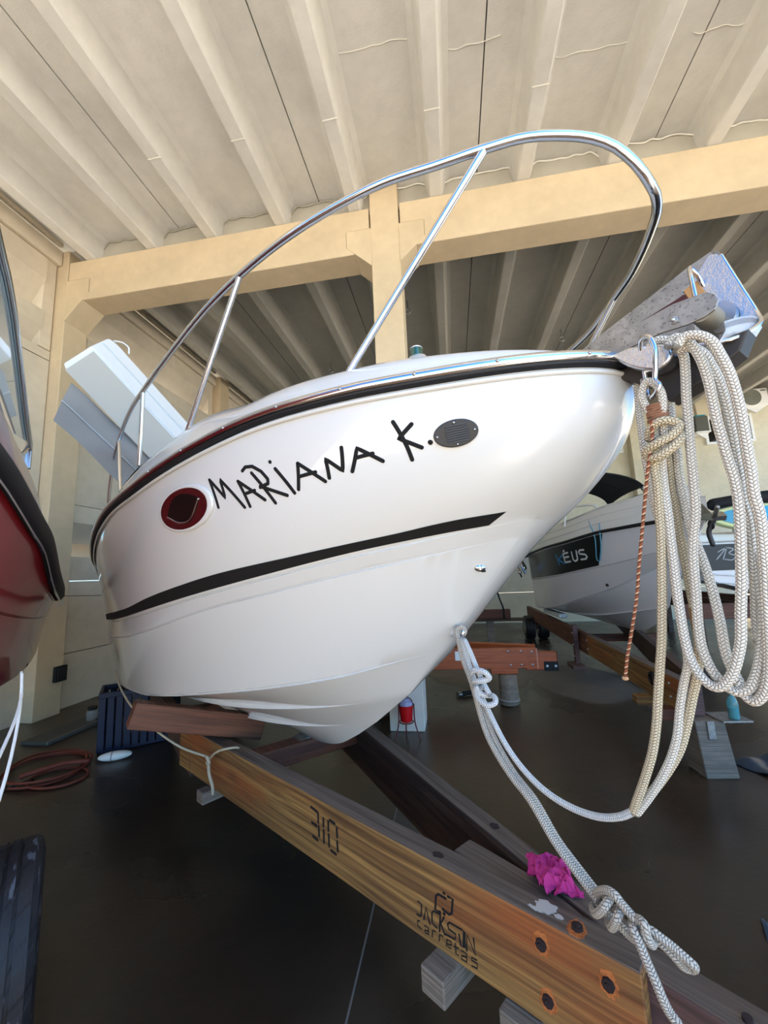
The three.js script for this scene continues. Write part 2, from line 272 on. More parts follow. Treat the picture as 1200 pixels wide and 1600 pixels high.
// ------------------------------------------------------------------ hull form: curves from the sheer down to the keel, s = distance aft of each curve's own stem point
const breadth = (B, sm, p, q, taper) => (s) => (s <= 0 ? 0 : s < sm ? B * Math.pow(1 - Math.pow((sm - s) / sm, p), 1 / q) : B - taper * (s - sm) ** 2);
const sheerY = interp([0, 0.064, 0.242, 0.481, 0.723, 0.979, 1.284, 1.528, 1.9, 2.3, 2.8, 3.4, 4.1, 4.85], [1.975, 1.968, 1.959, 1.961, 1.957, 1.935, 1.904, 1.879, 1.855, 1.81, 1.745, 1.69, 1.64, 1.49]);
const knuckleY = interp([0.015, 0.051, 0.137, 0.348, 0.651, 0.952, 1.476, 1.822, 2.151], [1.632, 1.619, 1.601, 1.563, 1.507, 1.457, 1.376, 1.329, 1.294]);
const sheerB = breadth(1.02, 2.8, 2.2, 1.7, 0.03), knuckleB = breadth(0.915, 2.6, 2.1, 1.6, 0.02);
const whiteHull = {
  L: 5.4,
  curves: [
    { x0: -0.14, b: sheerB, y: sheerY, stem: interp([0, 0.2, 0.42, 0.7, 1], [-0.14, -0.143, -0.178, -0.275, -0.425]) },
    { x0: -0.425, b: knuckleB, y: knuckleY, step: 0.007 },
    { x0: -0.485, b: breadth(0.9, 2.6, 2.1, 1.6, 0.02), y: interp([0.004, 0.112, 0.326, 0.634, 0.944, 1.488, 1.914], [1.585, 1.557, 1.516, 1.455, 1.401, 1.29, 1.222]), step: 0.006 },
    { x0: -0.85, b: breadth(0.84, 2.5, 2.1, 1.4, 0.02), y: interp([0, 0.044, 0.12, 0.305, 0.547, 0.889, 1.287, 1.574], [1.221, 1.206, 1.183, 1.13, 1.077, 1.015, 0.947, 0.904]), step: 0.012 },
    { x0: -1.05, b: breadth(0.56, 2.0, 2.0, 1.25, 0.005), y: interp([0.02, 0.174, 0.451, 0.854, 1.151, 1.562], [1.03, 0.986, 0.93, 0.873, 0.844, 0.811]), strake: 0.028 },
    { x0: -1.29, b: breadth(0.3, 1.6, 2.0, 1.15, 0.005), y: interp([0.044, 0.352, 0.716, 1.075, 2.5], [0.861, 0.791, 0.736, 0.701, 0.66]), strake: 0.024 },
    { x0: -1.45, b: () => 0, y: interp([0, 0.18, 0.4, 0.8, 4], [0.775, 0.685, 0.632, 0.61, 0.59]) },
  ],
};
// point on panel k of a hull (between curves k and k + 1), t along the length, v down the panel
function hullPoint(H, k, t, v) {
  const A = H.curves[k], B = H.curves[k + 1], near = smooth(0, 0.06, t);
  const sa = t * (H.L + A.x0), sb = t * (H.L + B.x0);
  let za = A.b(sa), ya = A.y(sa), zb = B.b(sb), yb = B.y(sb);
  if (A.step) { za = Math.max(0, za - A.step * near); ya -= (0.007 + A.step * 0.4) * near; }
  if (A.strake) { const g = smooth(0.03, 0.2, t); za = Math.max(0, za - A.strake * g); ya += 0.15 * A.strake * g; }
  if (B.strake) { const g = smooth(0.03, 0.2, t); zb = Math.max(0, zb - 0.006 * g); yb += 0.022 * g; }
  const z = lerp(za, zb, v), y = lerp(ya, yb, v), x0 = A.stem ? A.stem(v) : lerp(A.x0, B.x0, v);
  return V(x0 - t * (H.L + x0), y, z);
}
// the edge between two panels: a groove under a knuckle, a proud rounded lip along a strake
function hullEdge(H, k, t) {
  const a = hullPoint(H, k, t, 1), b = hullPoint(H, k + 1, t, 0), C = H.curves[k + 1], m = V((a.x + b.x) / 2, 0, 0), near = smooth(0, 0.06, t), g = smooth(0.03, 0.2, t);
  if (C.strake) { m.set(m.x, (a.y + b.y) / 2 - 0.008 * g, Math.max(a.z, b.z) + 0.014 * g); return [a, m, b]; }
  m.set(m.x, (a.y + b.y) / 2, Math.max(0, Math.min(a.z, b.z) - 0.008 * near)); return [a, m, b];
}
function hullNormal(H, k, t, v) {
  const e = 0.002, p = hullPoint(H, k, t, v), a = hullPoint(H, k, Math.min(1, t + e), v).sub(p), b = hullPoint(H, k, t, Math.min(1, v + e)).sub(hullPoint(H, k, t, Math.max(0, v - e)));
  return a.cross(b).normalize();
}
function hullGeometry(H, nT = 110, nV = 7, encode = false) {
  const list = [], ts = Array.from({ length: nT + 1 }, (_, i) => Math.pow(i / nT, 2.2));
  const K = H.curves.length - 1, nP = (k) => (H.curves[k].stem ? nV * 3 : nV);
  for (const side of [1, -1]) {
    for (let k = 0; k < K; k++) {
      const rows = ts.map((t) => Array.from({ length: nP(k) + 1 }, (_, j) => { const p = hullPoint(H, k, t, j / nP(k)); p.z *= side; return p; }));
      const g = gridGeo(rows, side < 0, encode ? (i, j) => [ts[i], k + (j / nP(k)) * 0.9999] : undefined);
      list.push(g.toNonIndexed());
      if (H.curves[k + 1].step || H.curves[k + 1].strake) {   // the small ledge under a knuckle or strake
        const rr = ts.map((t) => hullEdge(H, k, t).map((p) => { p.z *= side; return p; }));
        list.push(gridGeo(rr, side < 0, encode ? (i) => [ts[i], -1] : undefined).toNonIndexed());
      }
    }
  }
  // transom
  const edge = []; for (let k = 0; k < K; k++) for (let j = 0; j <= nP(k); j++) edge.push(hullPoint(H, k, 1, j / nP(k)));
  const rows = edge.map((p) => [p, V(p.x, p.y, -p.z)]);
  list.push(gridGeo(rows, false, encode ? () => [1, -2] : undefined).toNonIndexed());
  const g = join(list);
  return encode ? g : toCreasedNormals(g, 0.32);
}
const tow = (x, y, z) => { const c = Math.SQRT1_2; return [BASE[0] + c * x - c * z, y, BASE[2] + c * x + c * z]; };
// tyre standing on its tread, axle along z
function wheelGeo(R, W, grooves = 3) {
  const P = [], h = W / 2; const push = (r, z) => P.push(new THREE.Vector2(r, z));
  push(R * 0.55, -h * 0.7); push(R * 0.62, -h * 0.95); push(R * 0.82, -h); push(R * 0.94, -h * 0.93); push(R * 0.99, -h * 0.78);
  for (let i = 0; i < grooves; i++) { const z = lerp(-h * 0.6, h * 0.6, (i + 0.5) / grooves), g = 0.006; push(R, z - g); push(R - 0.008, z - g); push(R - 0.008, z + g); push(R, z + g); }
  push(R * 0.99, h * 0.78); push(R * 0.94, h * 0.93); push(R * 0.82, h); push(R * 0.62, h * 0.95); push(R * 0.55, h * 0.7);
  return toCreasedNormals(new THREE.LatheGeometry(P, 44).rotateX(PI / 2).toNonIndexed(), 0.6);
}
// ------------------------------------------------------------------ the white boat; its axes: x forward from the bow, y up, z to starboard
const BASE = [0.55, 0, -0.93], TURN = -PI / 4;
const boat = thing('motor_boat', 'white motor boat with a hand-lettered name, nearest the camera on the wooden trailer', 'boat', BASE, TURN);
const deckRise = interp([0, 0.06, 0.18, 0.34, 0.52, 0.74, 0.9, 1.0, 1.12, 1.4, 1.8, 2.6, 5], [-0.01, 0.018, 0.055, 0.085, 0.105, 0.128, 0.14, 0.165, 0.2, 0.234, 0.25, 0.25, 0.25]);
const deckShape = interp([0, 0.3, 0.55, 0.72, 0.86, 0.95, 1], [0.86, 0.9, 0.95, 0.97, 0.89, 0.52, 0.08]);
function deckPoint(s, f, side = 1) { const b = sheerB(s) - 0.012; return V(-0.14 - s, sheerY(s) + 0.02 + deckRise(s) * deckShape(Math.abs(f)), Math.max(0, b) * f * side); }
function deckNormal(s, f) { const p = deckPoint(s, f), a = deckPoint(s + 0.01, f).sub(p), b = deckPoint(s, f - 0.01).sub(p); const n = b.cross(a).normalize(); return n.y < 0 ? n.negate() : n; }
{
  const hull = part(boat, 'hull', hullGeometry(whiteHull), M.gelcoat);
  const ss = Array.from({ length: 71 }, (_, i) => Math.pow(i / 70, 1.8) * 5.26), fs = Array.from({ length: 33 }, (_, j) => { const q = j / 16 - 1; return Math.sign(q) * Math.pow(Math.abs(q), 0.7); });
  part(boat, 'deck', toCreasedNormals(gridGeo(ss.map((s) => fs.map((f) => deckPoint(s, f))), false).toNonIndexed(), 0.7), M.gelcoat);
  const edge = (side, o = 0, u = 0) => Array.from({ length: 90 }, (_, i) => { const s = Math.pow(i / 89, 2) * 5.2, e = 0.002; const p = V(-0.14 - s, sheerY(s) + u, sheerB(s) * side); return p; });
  const whole = [...edge(-1).reverse(), ...edge(1).slice(1)];
  part(boat, 'rub_rail', sweep(whole, [[-0.006, -0.014], [0.014, -0.014], [0.02, -0.009], [0.02, 0.019], [0.014, 0.022], [-0.006, 0.022]]), M.rubber);
  const rim = part(boat, 'rail_trim', sweep(whole, Array.from({ length: 9 }, (_, i) => { const a = -PI / 2 + (PI * i) / 8; return [0.017 + 0.012 * Math.cos(a), 0.006 + 0.0135 * Math.sin(a)]; }), false), M.chrome);
  for (const s of [0.04, 0.16, 0.3, 0.46, 0.64, 0.84, 1.06, 1.3]) { const t = V(1, 0, 0); const sc = new THREE.SphereGeometry(0.0045, 8, 6); const nb = (sheerB(s + 0.01) - sheerB(s - 0.01)) / 0.02, o = V(nb, 0, 1).normalize(); sc.translate(-0.14 - s + o.x * 0.029, sheerY(s) + 0.006, sheerB(s) + o.z * 0.029); part(rim, 'screw', sc, M.steel); }
  // moulded bead just under the rub rail
  part(boat, 'gunwale_bead', sweep(whole.map((p) => p.clone().setY(p.y - 0.024)), Array.from({ length: 7 }, (_, i) => { const a = -PI / 2 + (PI * i) / 6; return [0.001 + 0.007 * Math.cos(a), 0.006 * Math.sin(a)]; }), false), M.gelcoat);

  const at = (k, t, v) => [hullPoint(whiteHull, k, t, v), hullNormal(whiteHull, k, t, v)];
  const on = (v, t) => at(0, t, v);
  // black stripe above the knuckle, ending in a slanted tip near the bow
  const top = interp([0.0123, 0.0316, 0.0546, 0.1038, 0.1816, 0.2332, 0.2928, 0.3606, 0.4257, 1], [0.9, 0.9, 0.914, 0.905, 0.876, 0.875, 0.881, 0.905, 0.9, 0.9]), rows = [];
  for (let i = 0; i <= 90; i++) { const u = i / 90, a = lerp(0.0116, 0.93, Math.pow(u, 1.6)); rows.push([0, 0.33, 0.66, 1].map((q) => { const t = a + 0.0022 * q * Math.max(0, 1 - i / 6) - 0.0006, v = lerp(top(t), 0.983, q), [p, n] = at(0, t, v); return p.addScaledVector(n, 0.0016); })); }
  part(boat, 'stripe', gridGeo(rows), M.black);
  // the hand-painted name, letter by letter: strokes as [panel and height, length] on the hull
  const name = [[[[0.234, 0.1853], [0.43, 0.1796]], [[0.234, 0.1853], [0.388, 0.1724], [0.261, 0.1755], [0.492, 0.1558]]], [[[0.318, 0.1602], [0.498, 0.1513]], [[0.318, 0.1602], [0.488, 0.1396]], [[0.411, 0.1549], [0.41, 0.1474]]],
    [[[0.3, 0.1488], [0.526, 0.1318]], [[0.266, 0.1557], [0.25, 0.153], [0.262, 0.1478], [0.311, 0.1416], [0.369, 0.1373], [0.396, 0.1372], [0.404, 0.143]], [[0.398, 0.143], [0.501, 0.1238]]], [[[0.323, 0.1317], [0.499, 0.1189]], [[0.272, 0.1349], [0.274, 0.1347]]],
    [[[0.331, 0.1171], [0.484, 0.1165]], [[0.331, 0.1171], [0.478, 0.1006]], [[0.41, 0.1164], [0.409, 0.1066]]], [[[0.464, 0.0985], [0.348, 0.1011], [0.442, 0.0915], [0.305, 0.0926]]], [[[0.458, 0.0865], [0.329, 0.085], [0.436, 0.0723]], [[0.384, 0.0856], [0.38, 0.0774]]],
    [[[0.221, 0.0686], [0.461, 0.0595]], [[0.254, 0.0612], [0.324, 0.0663], [0.401, 0.0565]]], [[[0.379, 0.0535], [0.381, 0.0533]]]];
  const widths = [0.0105, 0.0105, 0.0105, 0.0105, 0.0105, 0.0105, 0.0105, 0.0105, 0.012];
  name.forEach((letter, i) => {
    const geos = letter.map((s) => { const P = [], N = []; for (let k = 0; k < s.length - 1; k++) for (let j = k ? 1 : 0; j <= 8; j++) { const [p, n] = on(lerp(s[k][0], s[k + 1][0], j / 8), lerp(s[k][1], s[k + 1][1], j / 8)); P.push(p); N.push(n); } return stroke(P, N, widths[i], 0.0018); });
    part(boat, 'letter', geos, M.ink);
  });
  // frame on the hull: x along, y up in the surface, z outwards
  const frameAt = (k, t, v) => { const [p, n] = at(k, t, v), y = V(0, 1, 0).addScaledVector(n, -n.y).normalize(), x = y.clone().cross(n); return new THREE.Matrix4().makeBasis(x, y, n).setPosition(p); };
  const sub = (o, m) => { m.decompose(o.position, o.quaternion, o.scale); return o; };
  {  // oval porthole: pale moulded lip, glossy rim with the red boat's reflection painted into its colour, lens-shaped dark pane
    const g = part(boat, 'porthole', toCreasedNormals(new THREE.TorusGeometry(0.1, 0.012, 10, 48).scale(1.62, 0.72, 0.8), 0.6), M.gelcoat); sub(g, frameAt(0, 0.2165, 0.344)); g.rotateZ(0.08);
    const ring = new THREE.Shape(); ring.absellipse(0, 0, 0.155, 0.066, 0, PI * 2); const hole = new THREE.Path(); hole.moveTo(-0.112, -0.008); hole.quadraticCurveTo(-0.03, 0.1, 0.12, 0.016); hole.quadraticCurveTo(0.04, -0.092, -0.112, -0.008); ring.holes.push(hole);
    part(g, 'porthole_rim', new THREE.ExtrudeGeometry(ring, { depth: 0.004, bevelEnabled: true, bevelSize: 0.006, bevelThickness: 0.006, bevelSegments: 3, curveSegments: 32 }), M.redReflectRim);
    const lens = new THREE.Shape(); lens.moveTo(-0.11, -0.008); lens.quadraticCurveTo(-0.03, 0.097, 0.118, 0.016); lens.quadraticCurveTo(0.04, -0.09, -0.11, -0.008);
    part(g, 'porthole_pane', new THREE.ExtrudeGeometry(lens, { depth: 0.003, bevelEnabled: false, curveSegments: 24 }).translate(0, 0, 0.0085), std({ color: '#020202', roughness: 0.4 }));
    part(g, 'chrome_lip', tube([[-0.11, -0.008, 0.011], [-0.04, -0.042, 0.012], [0.03, -0.045, 0.012], [0.116, 0.012, 0.011]], 0.0035, 24, 8), M.chrome);
  }
  {  // oval louvred vent
    const o = new THREE.Shape(); o.absellipse(0, 0, 0.051, 0.03, 0, PI * 2);
    const g = part(boat, 'vent', new THREE.ExtrudeGeometry(o, { depth: 0.004, bevelEnabled: true, bevelSize: 0.003, bevelThickness: 0.003, bevelSegments: 2, curveSegments: 32 }), std({ color: '#2b2c2f', roughness: 0.45 })); sub(g, frameAt(0, 0.0444, 0.353)); g.rotateZ(0.1);
    for (let i = 0; i < 8; i++) { const y = -0.0195 + i * 0.0056, w = 0.026 + 0.007 * Math.cos((i - 3.5) / 3.5); part(g, 'slat', bx(w * 1.7, 0.0036, 0.004, 0.0012, [0.004, y, 0.009], [0.5, 0, 0]), std({ color: '#55575b', roughness: 0.45, metalness: 0.3 })); }
    for (const [x, y] of [[-0.045, 0], [0.045, 0], [0, 0.026], [0, -0.026]]) part(g, 'screw', new THREE.SphereGeometry(0.004, 8, 6).translate(x, y, 0.006), M.steel);
  }
  {  // chrome scupper low on the bow
    const g = part(boat, 'scupper', new THREE.SphereGeometry(0.02, 20, 12, 0, PI * 2, 0, PI / 2).rotateX(PI / 2).scale(1, 0.72, 0.8), M.chrome); sub(g, frameAt(2, 0.004, 0.2)); g.position.add(V(-0.012, 0, 0.012));
    part(g, 'drain_slot', bx(0.014, 0.006, 0.012, 0.002, [0.008, -0.004, 0.012]), M.black);
  }
  {  // starboard light on a moulded pod
    const p = V(-0.7, 2.1, 0.28); const pod = part(boat, 'light_pod', new THREE.LatheGeometry([[0.075, -0.05], [0.06, -0.01], [0.042, 0.012], [0.03, 0.034], [0.0, 0.036]].map((q) => new THREE.Vector2(...q)), 28).scale(1.25, 1, 1), M.gelcoat); pod.position.copy(deckPoint(0.38, 0.74)).add(V(0, -0.018, 0)); pod.scale.setScalar(0.82);
    part(pod, 'green_lens', cyl(0.021, 0.026, 0.036, [0, 0.05, 0], 24), phy({ color: '#12493a', roughness: 0.15, clearcoat: 1 })); part(pod, 'lens_cap', new THREE.SphereGeometry(0.022, 20, 8, 0, PI * 2, 0, PI / 2).scale(1, 0.5, 1).translate(0, 0.068, 0), M.whitePaint);
  }
  {  // smoked deck hatch
    const g = part(boat, 'hatch_frame', bx(0.5, 0.03, 0.5, 0.012), M.gelcoat); g.position.copy(deckPoint(1.35, 0.12)).add(V(0, 0.012, 0)); g.rotation.z = 0.04; part(g, 'hatch_pane', bx(0.42, 0.02, 0.42, 0.008, [0, 0.018, 0]), phy({ color: '#4a2f26', roughness: 0.1, clearcoat: 1 }));
  }
  {  // black wedge-shaped sticker along the deck side
    const P = [], N = [], edgeF = (s) => 0.9; const strip = (a, b) => { const r = []; for (let i = 0; i <= 40; i++) { const u = i / 40; r.push([a(u), b(u)].map(([s, f]) => deckPoint(s, f).addScaledVector(deckNormal(s, f), 0.0025))); } return gridGeo(r, true); };
    part(boat, 'deck_sticker', [strip((u) => [lerp(1.7, 3.1, u), lerp(0.915, 0.86, u)], (u) => [lerp(1.71, 3.1, u), lerp(0.93, 0.885, u)]).toNonIndexed(), strip((u) => [lerp(1.7, 2.7, u), lerp(0.915, 0.985, Math.pow(u, 0.7))], (u) => [lerp(1.72, 2.7, u) + 0.2 * u * (1 - u), lerp(0.918, 0.965, u) - 0.02 * Math.sin(u * PI)]).toNonIndexed()], M.black);
  }
  {  // pulpit rail with raked stanchions
    const P = [[-3.22, 1.9, 0.93], [-3.16, 2.08, 0.955], [-3.0, 2.29, 0.95], [-2.75, 2.4, 0.934], [-2.251, 2.441, 0.903], [-1.966, 2.434, 0.877], [-1.589, 2.45, 0.822], [-1.235, 2.496, 0.745], [-1.014, 2.52, 0.681], [-0.791, 2.535, 0.602], [-0.611, 2.538, 0.523], [-0.483, 2.534, 0.458], [-0.363, 2.518, 0.385], [-0.265, 2.514, 0.317], [-0.191, 2.513, 0.256], [-0.14, 2.501, 0.206], [-0.093, 2.483, 0.153], [-0.059, 2.453, 0.112], [-0.039, 2.418, 0.08], [-0.03, 2.392, 0.054], [-0.027, 2.374, 0.028], [-0.028, 2.364, 0.0], [-0.036, 2.361, -0.03], [-0.05, 2.362, -0.062], [-0.09, 2.367, -0.125], [-0.131, 2.369, -0.18], [-0.193, 2.371, -0.252], [-0.275, 2.373, -0.325], [-0.379, 2.355, -0.397], [-0.526, 2.355, -0.482], [-0.8, 2.37, -0.6], [-1.25, 2.4, -0.745], [-2.0, 2.42, -0.87], [-2.75, 2.4, -0.93], [-3.0, 2.29, -0.945], [-3.16, 2.08, -0.95], [-3.22, 1.9, -0.93]];
    const rail = part(boat, 'bow_rail', tube(P, 0.0115, 260, 14), M.chrome);
    const st = (a, b) => part(rail, 'stanchion', tube([a, lerpV(a, b, 0.5), b], 0.0098, 6, 12), M.chrome);
    for (const side of [1, -1]) {
      st([-0.664, 2.05, 0.486 * side], side > 0 ? [-0.262, 2.514, 0.315] : [-0.275, 2.373, -0.325]); st([-1.422, 2.08, 0.76 * side], side > 0 ? [-1.014, 2.52, 0.681] : [-1.0, 2.385, -0.665]); st([-2.03, 2.08, 0.869 * side], [-1.95, side > 0 ? 2.434 : 2.418, 0.875 * side]); st([-2.52, 1.98, 0.915 * side], [-2.72, 2.4, 0.932 * side]);
    }
  }
  {  // bow roller: long stainless launcher tray, cheek plate, roller and bail
    const slab = (pts, z, d, bev = 0.0012) => { const g = extrude(pts, d, bev); g.translate(0, 0, z); return boxUV(g); };
    const tray = part(boat, 'anchor_tray', slab([[-0.275, 2.094], [-0.215, 2.114], [-0.09, 2.148], [0, 2.174], [0.04, 2.181], [0.053, 2.174], [0.06, 2.151], [0.099, 1.998], [0.099, 1.981], [0.081, 1.96], [0.027, 1.955], [-0.07, 1.98], [-0.2, 2.0], [-0.29, 2.05]], -0.054, 0.004), M.galvanised);
    part(tray, 'polished_nose', slab([[0.002, 2.13], [0.039, 2.172], [0.052, 2.166], [0.059, 2.147], [0.097, 1.995], [0.097, 1.978], [0.06, 1.972], [0.0, 1.98], [-0.01, 2.05]], -0.0475, 0.003), M.polished);
    part(tray, 'rolled_lip', tube([[0.058, 2.16, -0.048], [0.082, 2.062, -0.047], [0.098, 1.997, -0.045], [0.103, 1.972, -0.03], [0.091, 1.949, 0.0], [0.068, 1.93, 0.035], [0.045, 1.932, 0.045], [-0.016, 1.947, 0.05]], 0.0045, 70, 10), M.chrome);
    { const prof = [[0.1, 1.985], [0.1, 1.97], [0.085, 1.95], [0.06, 1.942], [0.02, 1.942], [-0.06, 1.958], [-0.2, 1.99]], rows = []; for (let i = 0; i <= 10; i++) { const u = i / 10, z = lerp(-0.05, 0.05, u); rows.push(prof.map(([x, y]) => V(x - (x > 0.05 ? 0.036 * u * u : 0), y - 0.02 * u * u, z))); } part(tray, 'tray_floor', [gridGeo(rows).toNonIndexed(), gridGeo(rows.map((r) => r.map((p) => p.clone().add(V(0, -0.004, 0)))), true).toNonIndexed()], M.polished); }
    part(tray, 'tray_keel', slab([[0.088, 1.938], [0.072, 1.906], [0.004, 1.871], [-0.053, 1.854], [-0.09, 1.905], [-0.14, 1.94], [-0.2, 1.975], [-0.06, 1.952], [0.02, 1.936]], -0.025, 0.05, 0.004), std({ color: '#3f3b39', metalness: 0.5, roughness: 0.55 }));
    part(tray, 'cheek_plate', slab([[-0.172, 2.034], [-0.082, 2.044], [-0.017, 2.05], [0.025, 2.045], [0.043, 2.042], [0.055, 2.03], [0.059, 2.014], [0.052, 2.0], [0.033, 1.994], [0.005, 1.993], [-0.044, 2.0], [-0.087, 2.0], [-0.16, 1.992], [-0.186, 2.012]], 0.043, 0.004), M.galvanised);
    part(tray, 'rail_slide', bx(0.2, 0.03, 0.006, 0.002, [-0.095, 2.082, -0.044], [0, 0, 0.16]), std({ color: '#47161a', roughness: 0.5 }), 'dark red strip inside the tray');
    part(tray, 'wear_pad', bx(0.03, 0.05, 0.006, 0.002, [0.005, 2.1, -0.043], [0, 0, 0.3]), std({ color: '#b98d5e', roughness: 0.6 }), 'small tan pad');
    part(tray, 'roller', cyl(0.024, 0.024, 0.085, [0, 0, 0], 28).rotateX(PI / 2).translate(0.03, 2.012, 0.0), std({ color: '#8e8778', roughness: 0.55 })); part(tray, 'roller_sleeve', cyl(0.03, 0.03, 0.02, [0, 0, 0], 28).rotateX(PI / 2).translate(0.042, 2.015, -0.03), M.steel);
    const bolt = part(tray, 'bolt', cyl(0.0085, 0.0085, 0.007, [0, 0, 0], 6).rotateX(PI / 2).translate(-0.015, 2.012, 0.051), M.steel); part(bolt, 'bolt_head', new THREE.SphereGeometry(0.0055, 12, 8).translate(-0.016, 2.012, 0.057), M.steel);
    part(tray, 'bail', tube([[0.024, 2.045, 0.041], [0.0225, 2.08, 0.04], [0.021, 2.105, 0.036], [0.018, 2.127, 0.022], [0.017, 2.132, 0.0], [0.018, 2.128, -0.03], [0.02, 2.11, -0.045]], 0.0046, 50, 10), M.chrome);
    for (const [x, y] of [[-0.015, 2.118], [0.045, 2.163]]) part(tray, 'rivet', new THREE.TorusGeometry(0.0055, 0.002, 8, 16).translate(x, y, -0.0475), M.steel);
    // half-moon fairlead lip on the starboard side
    part(boat, 'fairlead', (() => { const s = new THREE.Shape(); s.moveTo(-0.128, 1.976); s.lineTo(-0.096, 1.975); s.lineTo(-0.04, 1.955); s.quadraticCurveTo(-0.02, 1.945, -0.024, 1.925); s.quadraticCurveTo(-0.03, 1.91, -0.05, 1.909); s.quadraticCurveTo(-0.1, 1.93, -0.128, 1.976); return new THREE.ExtrudeGeometry(s, { depth: 0.028, bevelEnabled: true, bevelSize: 0.005, bevelThickness: 0.008, bevelSegments: 4, curveSegments: 20 }).translate(0, 0, 0.05); })(), M.polished);
  }
  {  // U-bolt bow eye on the stem
    const g = part(boat, 'bow_eye', tube([[-0.83, 1.292, 0.006], [-0.775, 1.275, 0.01], [-0.735, 1.28, 0.02], [-0.73, 1.3, 0.02], [-0.765, 1.315, 0.01], [-0.81, 1.33, 0.006]], 0.0065, 40, 10), M.chrome);
  }
  // windscreen coaming far aft, over the cockpit
  part(boat, 'windscreen_frame', [tube([[-3.4, 1.95, 0.8], [-3.7, 2.2, 0.72], [-3.78, 2.26, 0.3], [-3.8, 2.27, 0], [-3.78, 2.26, -0.3], [-3.7, 2.2, -0.72], [-3.4, 1.95, -0.8]], 0.014, 60, 10)], M.steel);
}
{  // folded cover leaning over the cockpit rail, with its grey flap
  const t = thing('folded_cover', 'white folded canvas cover in a zipped box shape, leaning over the boat rail', 'cover', BASE, TURN);
  const A = V(-2.9, 2.893, 1.266), B = V(-2.9, 3.083, 1.109), C = V(-2.9, 2.561, 0.592), D = V(-2.9, 2.368, 0.776), e = V(-0.15, 0.18, -0.11), ext = C.clone().sub(B).normalize().multiplyScalar(0.42);
  C.add(ext); D.add(ext);
  const u = D.clone().sub(A), v = B.clone().sub(A), Lu = u.length(), Lv = v.length(), Le = e.length();
  const box = new RoundedBoxGeometry(1, 1, 1, 4, 0.09), p = box.attributes.position;
  const R = rng(9);
  for (let i = 0; i < p.count; i++) { const a = p.getX(i) + 0.5, b = p.getY(i) + 0.5, c = p.getZ(i) + 0.5; const q = A.clone().addScaledVector(u, a).addScaledVector(v, b).addScaledVector(e, c); p.setXYZ(i, q.x, q.y, q.z); }
  box.computeVertexNormals(); const body = part(t, 'cover_body', box, M.vinyl);
  const at = (a, b, c) => A.clone().addScaledVector(u, a).addScaledVector(v, b).addScaledVector(e, c);
  part(t, 'zip', tube([at(0.02, 1.0, 0.45), at(0.25, 1.012, 0.46), at(0.5, 1.012, 0.45), at(0.75, 1.012, 0.46), at(0.98, 1.0, 0.45)], 0.006, 50, 6), std({ color: '#c9d0d4', roughness: 0.5 }));
  part(t, 'piping', tube([at(0.02, 0.97, 0.02), at(0.5, 0.99, 0.01), at(0.98, 0.97, 0.02)], 0.006, 40, 6), M.vinyl);
  part(t, 'strap', tube([at(0.03, 1.0, 0.95), at(0.06, 1.12, 1.0), at(0.1, 1.15, 1.02), at(0.13, 1.05, 1.0)], 0.006, 24, 6), M.vinyl);
  part(t, 'shaded_face_panel', (() => { const r = []; for (let i = 0; i <= 14; i++) r.push([0, 0.25, 0.5, 0.75, 1].map((b) => at(lerp(0.03, 0.97, i / 14), lerp(0.05, 0.95, b), -0.02 - 0.03 * Math.sin(i / 14 * PI) * Math.sin(b * PI)))); return gridGeo(r); })(), M.vinylShade);  // front face darkened, its shade put into the colour
  const f = thing('canvas_flap', 'grey canvas flap with a stitched seam, hanging below the folded white cover', 'cover', BASE, TURN);
  const rows = []; const F0 = V(-2.94, 2.813, 1.201), F1 = V(-2.94, 2.543, 1.279), G0 = V(-2.94, 2.1, 0.42), G1 = V(-2.94, 1.95, 0.66);
  const fp = (a, b) => { const q = F0.clone().lerp(G0, a).lerp(F1.clone().lerp(G1, a), b); q.x += 0.012 * Math.sin(a * 14 + b * 3) + 0.01 * Math.sin(b * 5); q.y += 0.012 * Math.sin(a * 9) * b; return q; };
  for (let i = 0; i <= 30; i++) rows.push(Array.from({ length: 10 }, (_, j) => fp(i / 30, j / 9)));
  const back = rows.map((r) => r.map((q) => q.clone().add(V(-0.006, 0.002, 0))));
  part(f, 'canvas', [gridGeo(rows).toNonIndexed(), gridGeo(back, true).toNonIndexed()], M.vinylGrey);
  part(f, 'seam', tube(Array.from({ length: 16 }, (_, i) => fp(i / 15, 0.52).add(V(0.006, 0, 0))), 0.004, 60, 6), std({ color: '#b9c0c4', roughness: 0.7 }));
}
// ------------------------------------------------------------------ ropes at the bow (boat axes)
const P_r1=[[-0.065,1.959,0.075],[-0.049,1.973,0.074],[-0.03,1.967,0.072],[-0.013,1.947,0.071],[-0.004,1.92,0.07],[-0.005,1.89,0.069],[-0.011,1.833,0.067],[-0.015,1.775,0.066],[-0.019,1.717,0.065],[-0.022,1.661,0.063],[-0.027,1.596,0.062],[-0.036,1.552,0.061],[-0.043,1.508,0.06],[-0.048,1.438,0.058],[-0.053,1.363,0.057],[-0.051,1.32,0.056],[-0.036,1.277,0.054],[-0.012,1.256,0.053],[0.007,1.262,0.052],[0.024,1.293,0.05],[0.037,1.342,0.049],[0.047,1.402,0.048],[0.049,1.452,0.047],[0.051,1.502,0.045],[0.048,1.554,0.044],[0.049,1.607,0.043],[0.045,1.661,0.041],[0.043,1.726,0.04],[0.043,1.789,0.039],[0.044,1.845,0.038],[0.038,1.903,0.036],[0.023,1.939,0.035]];
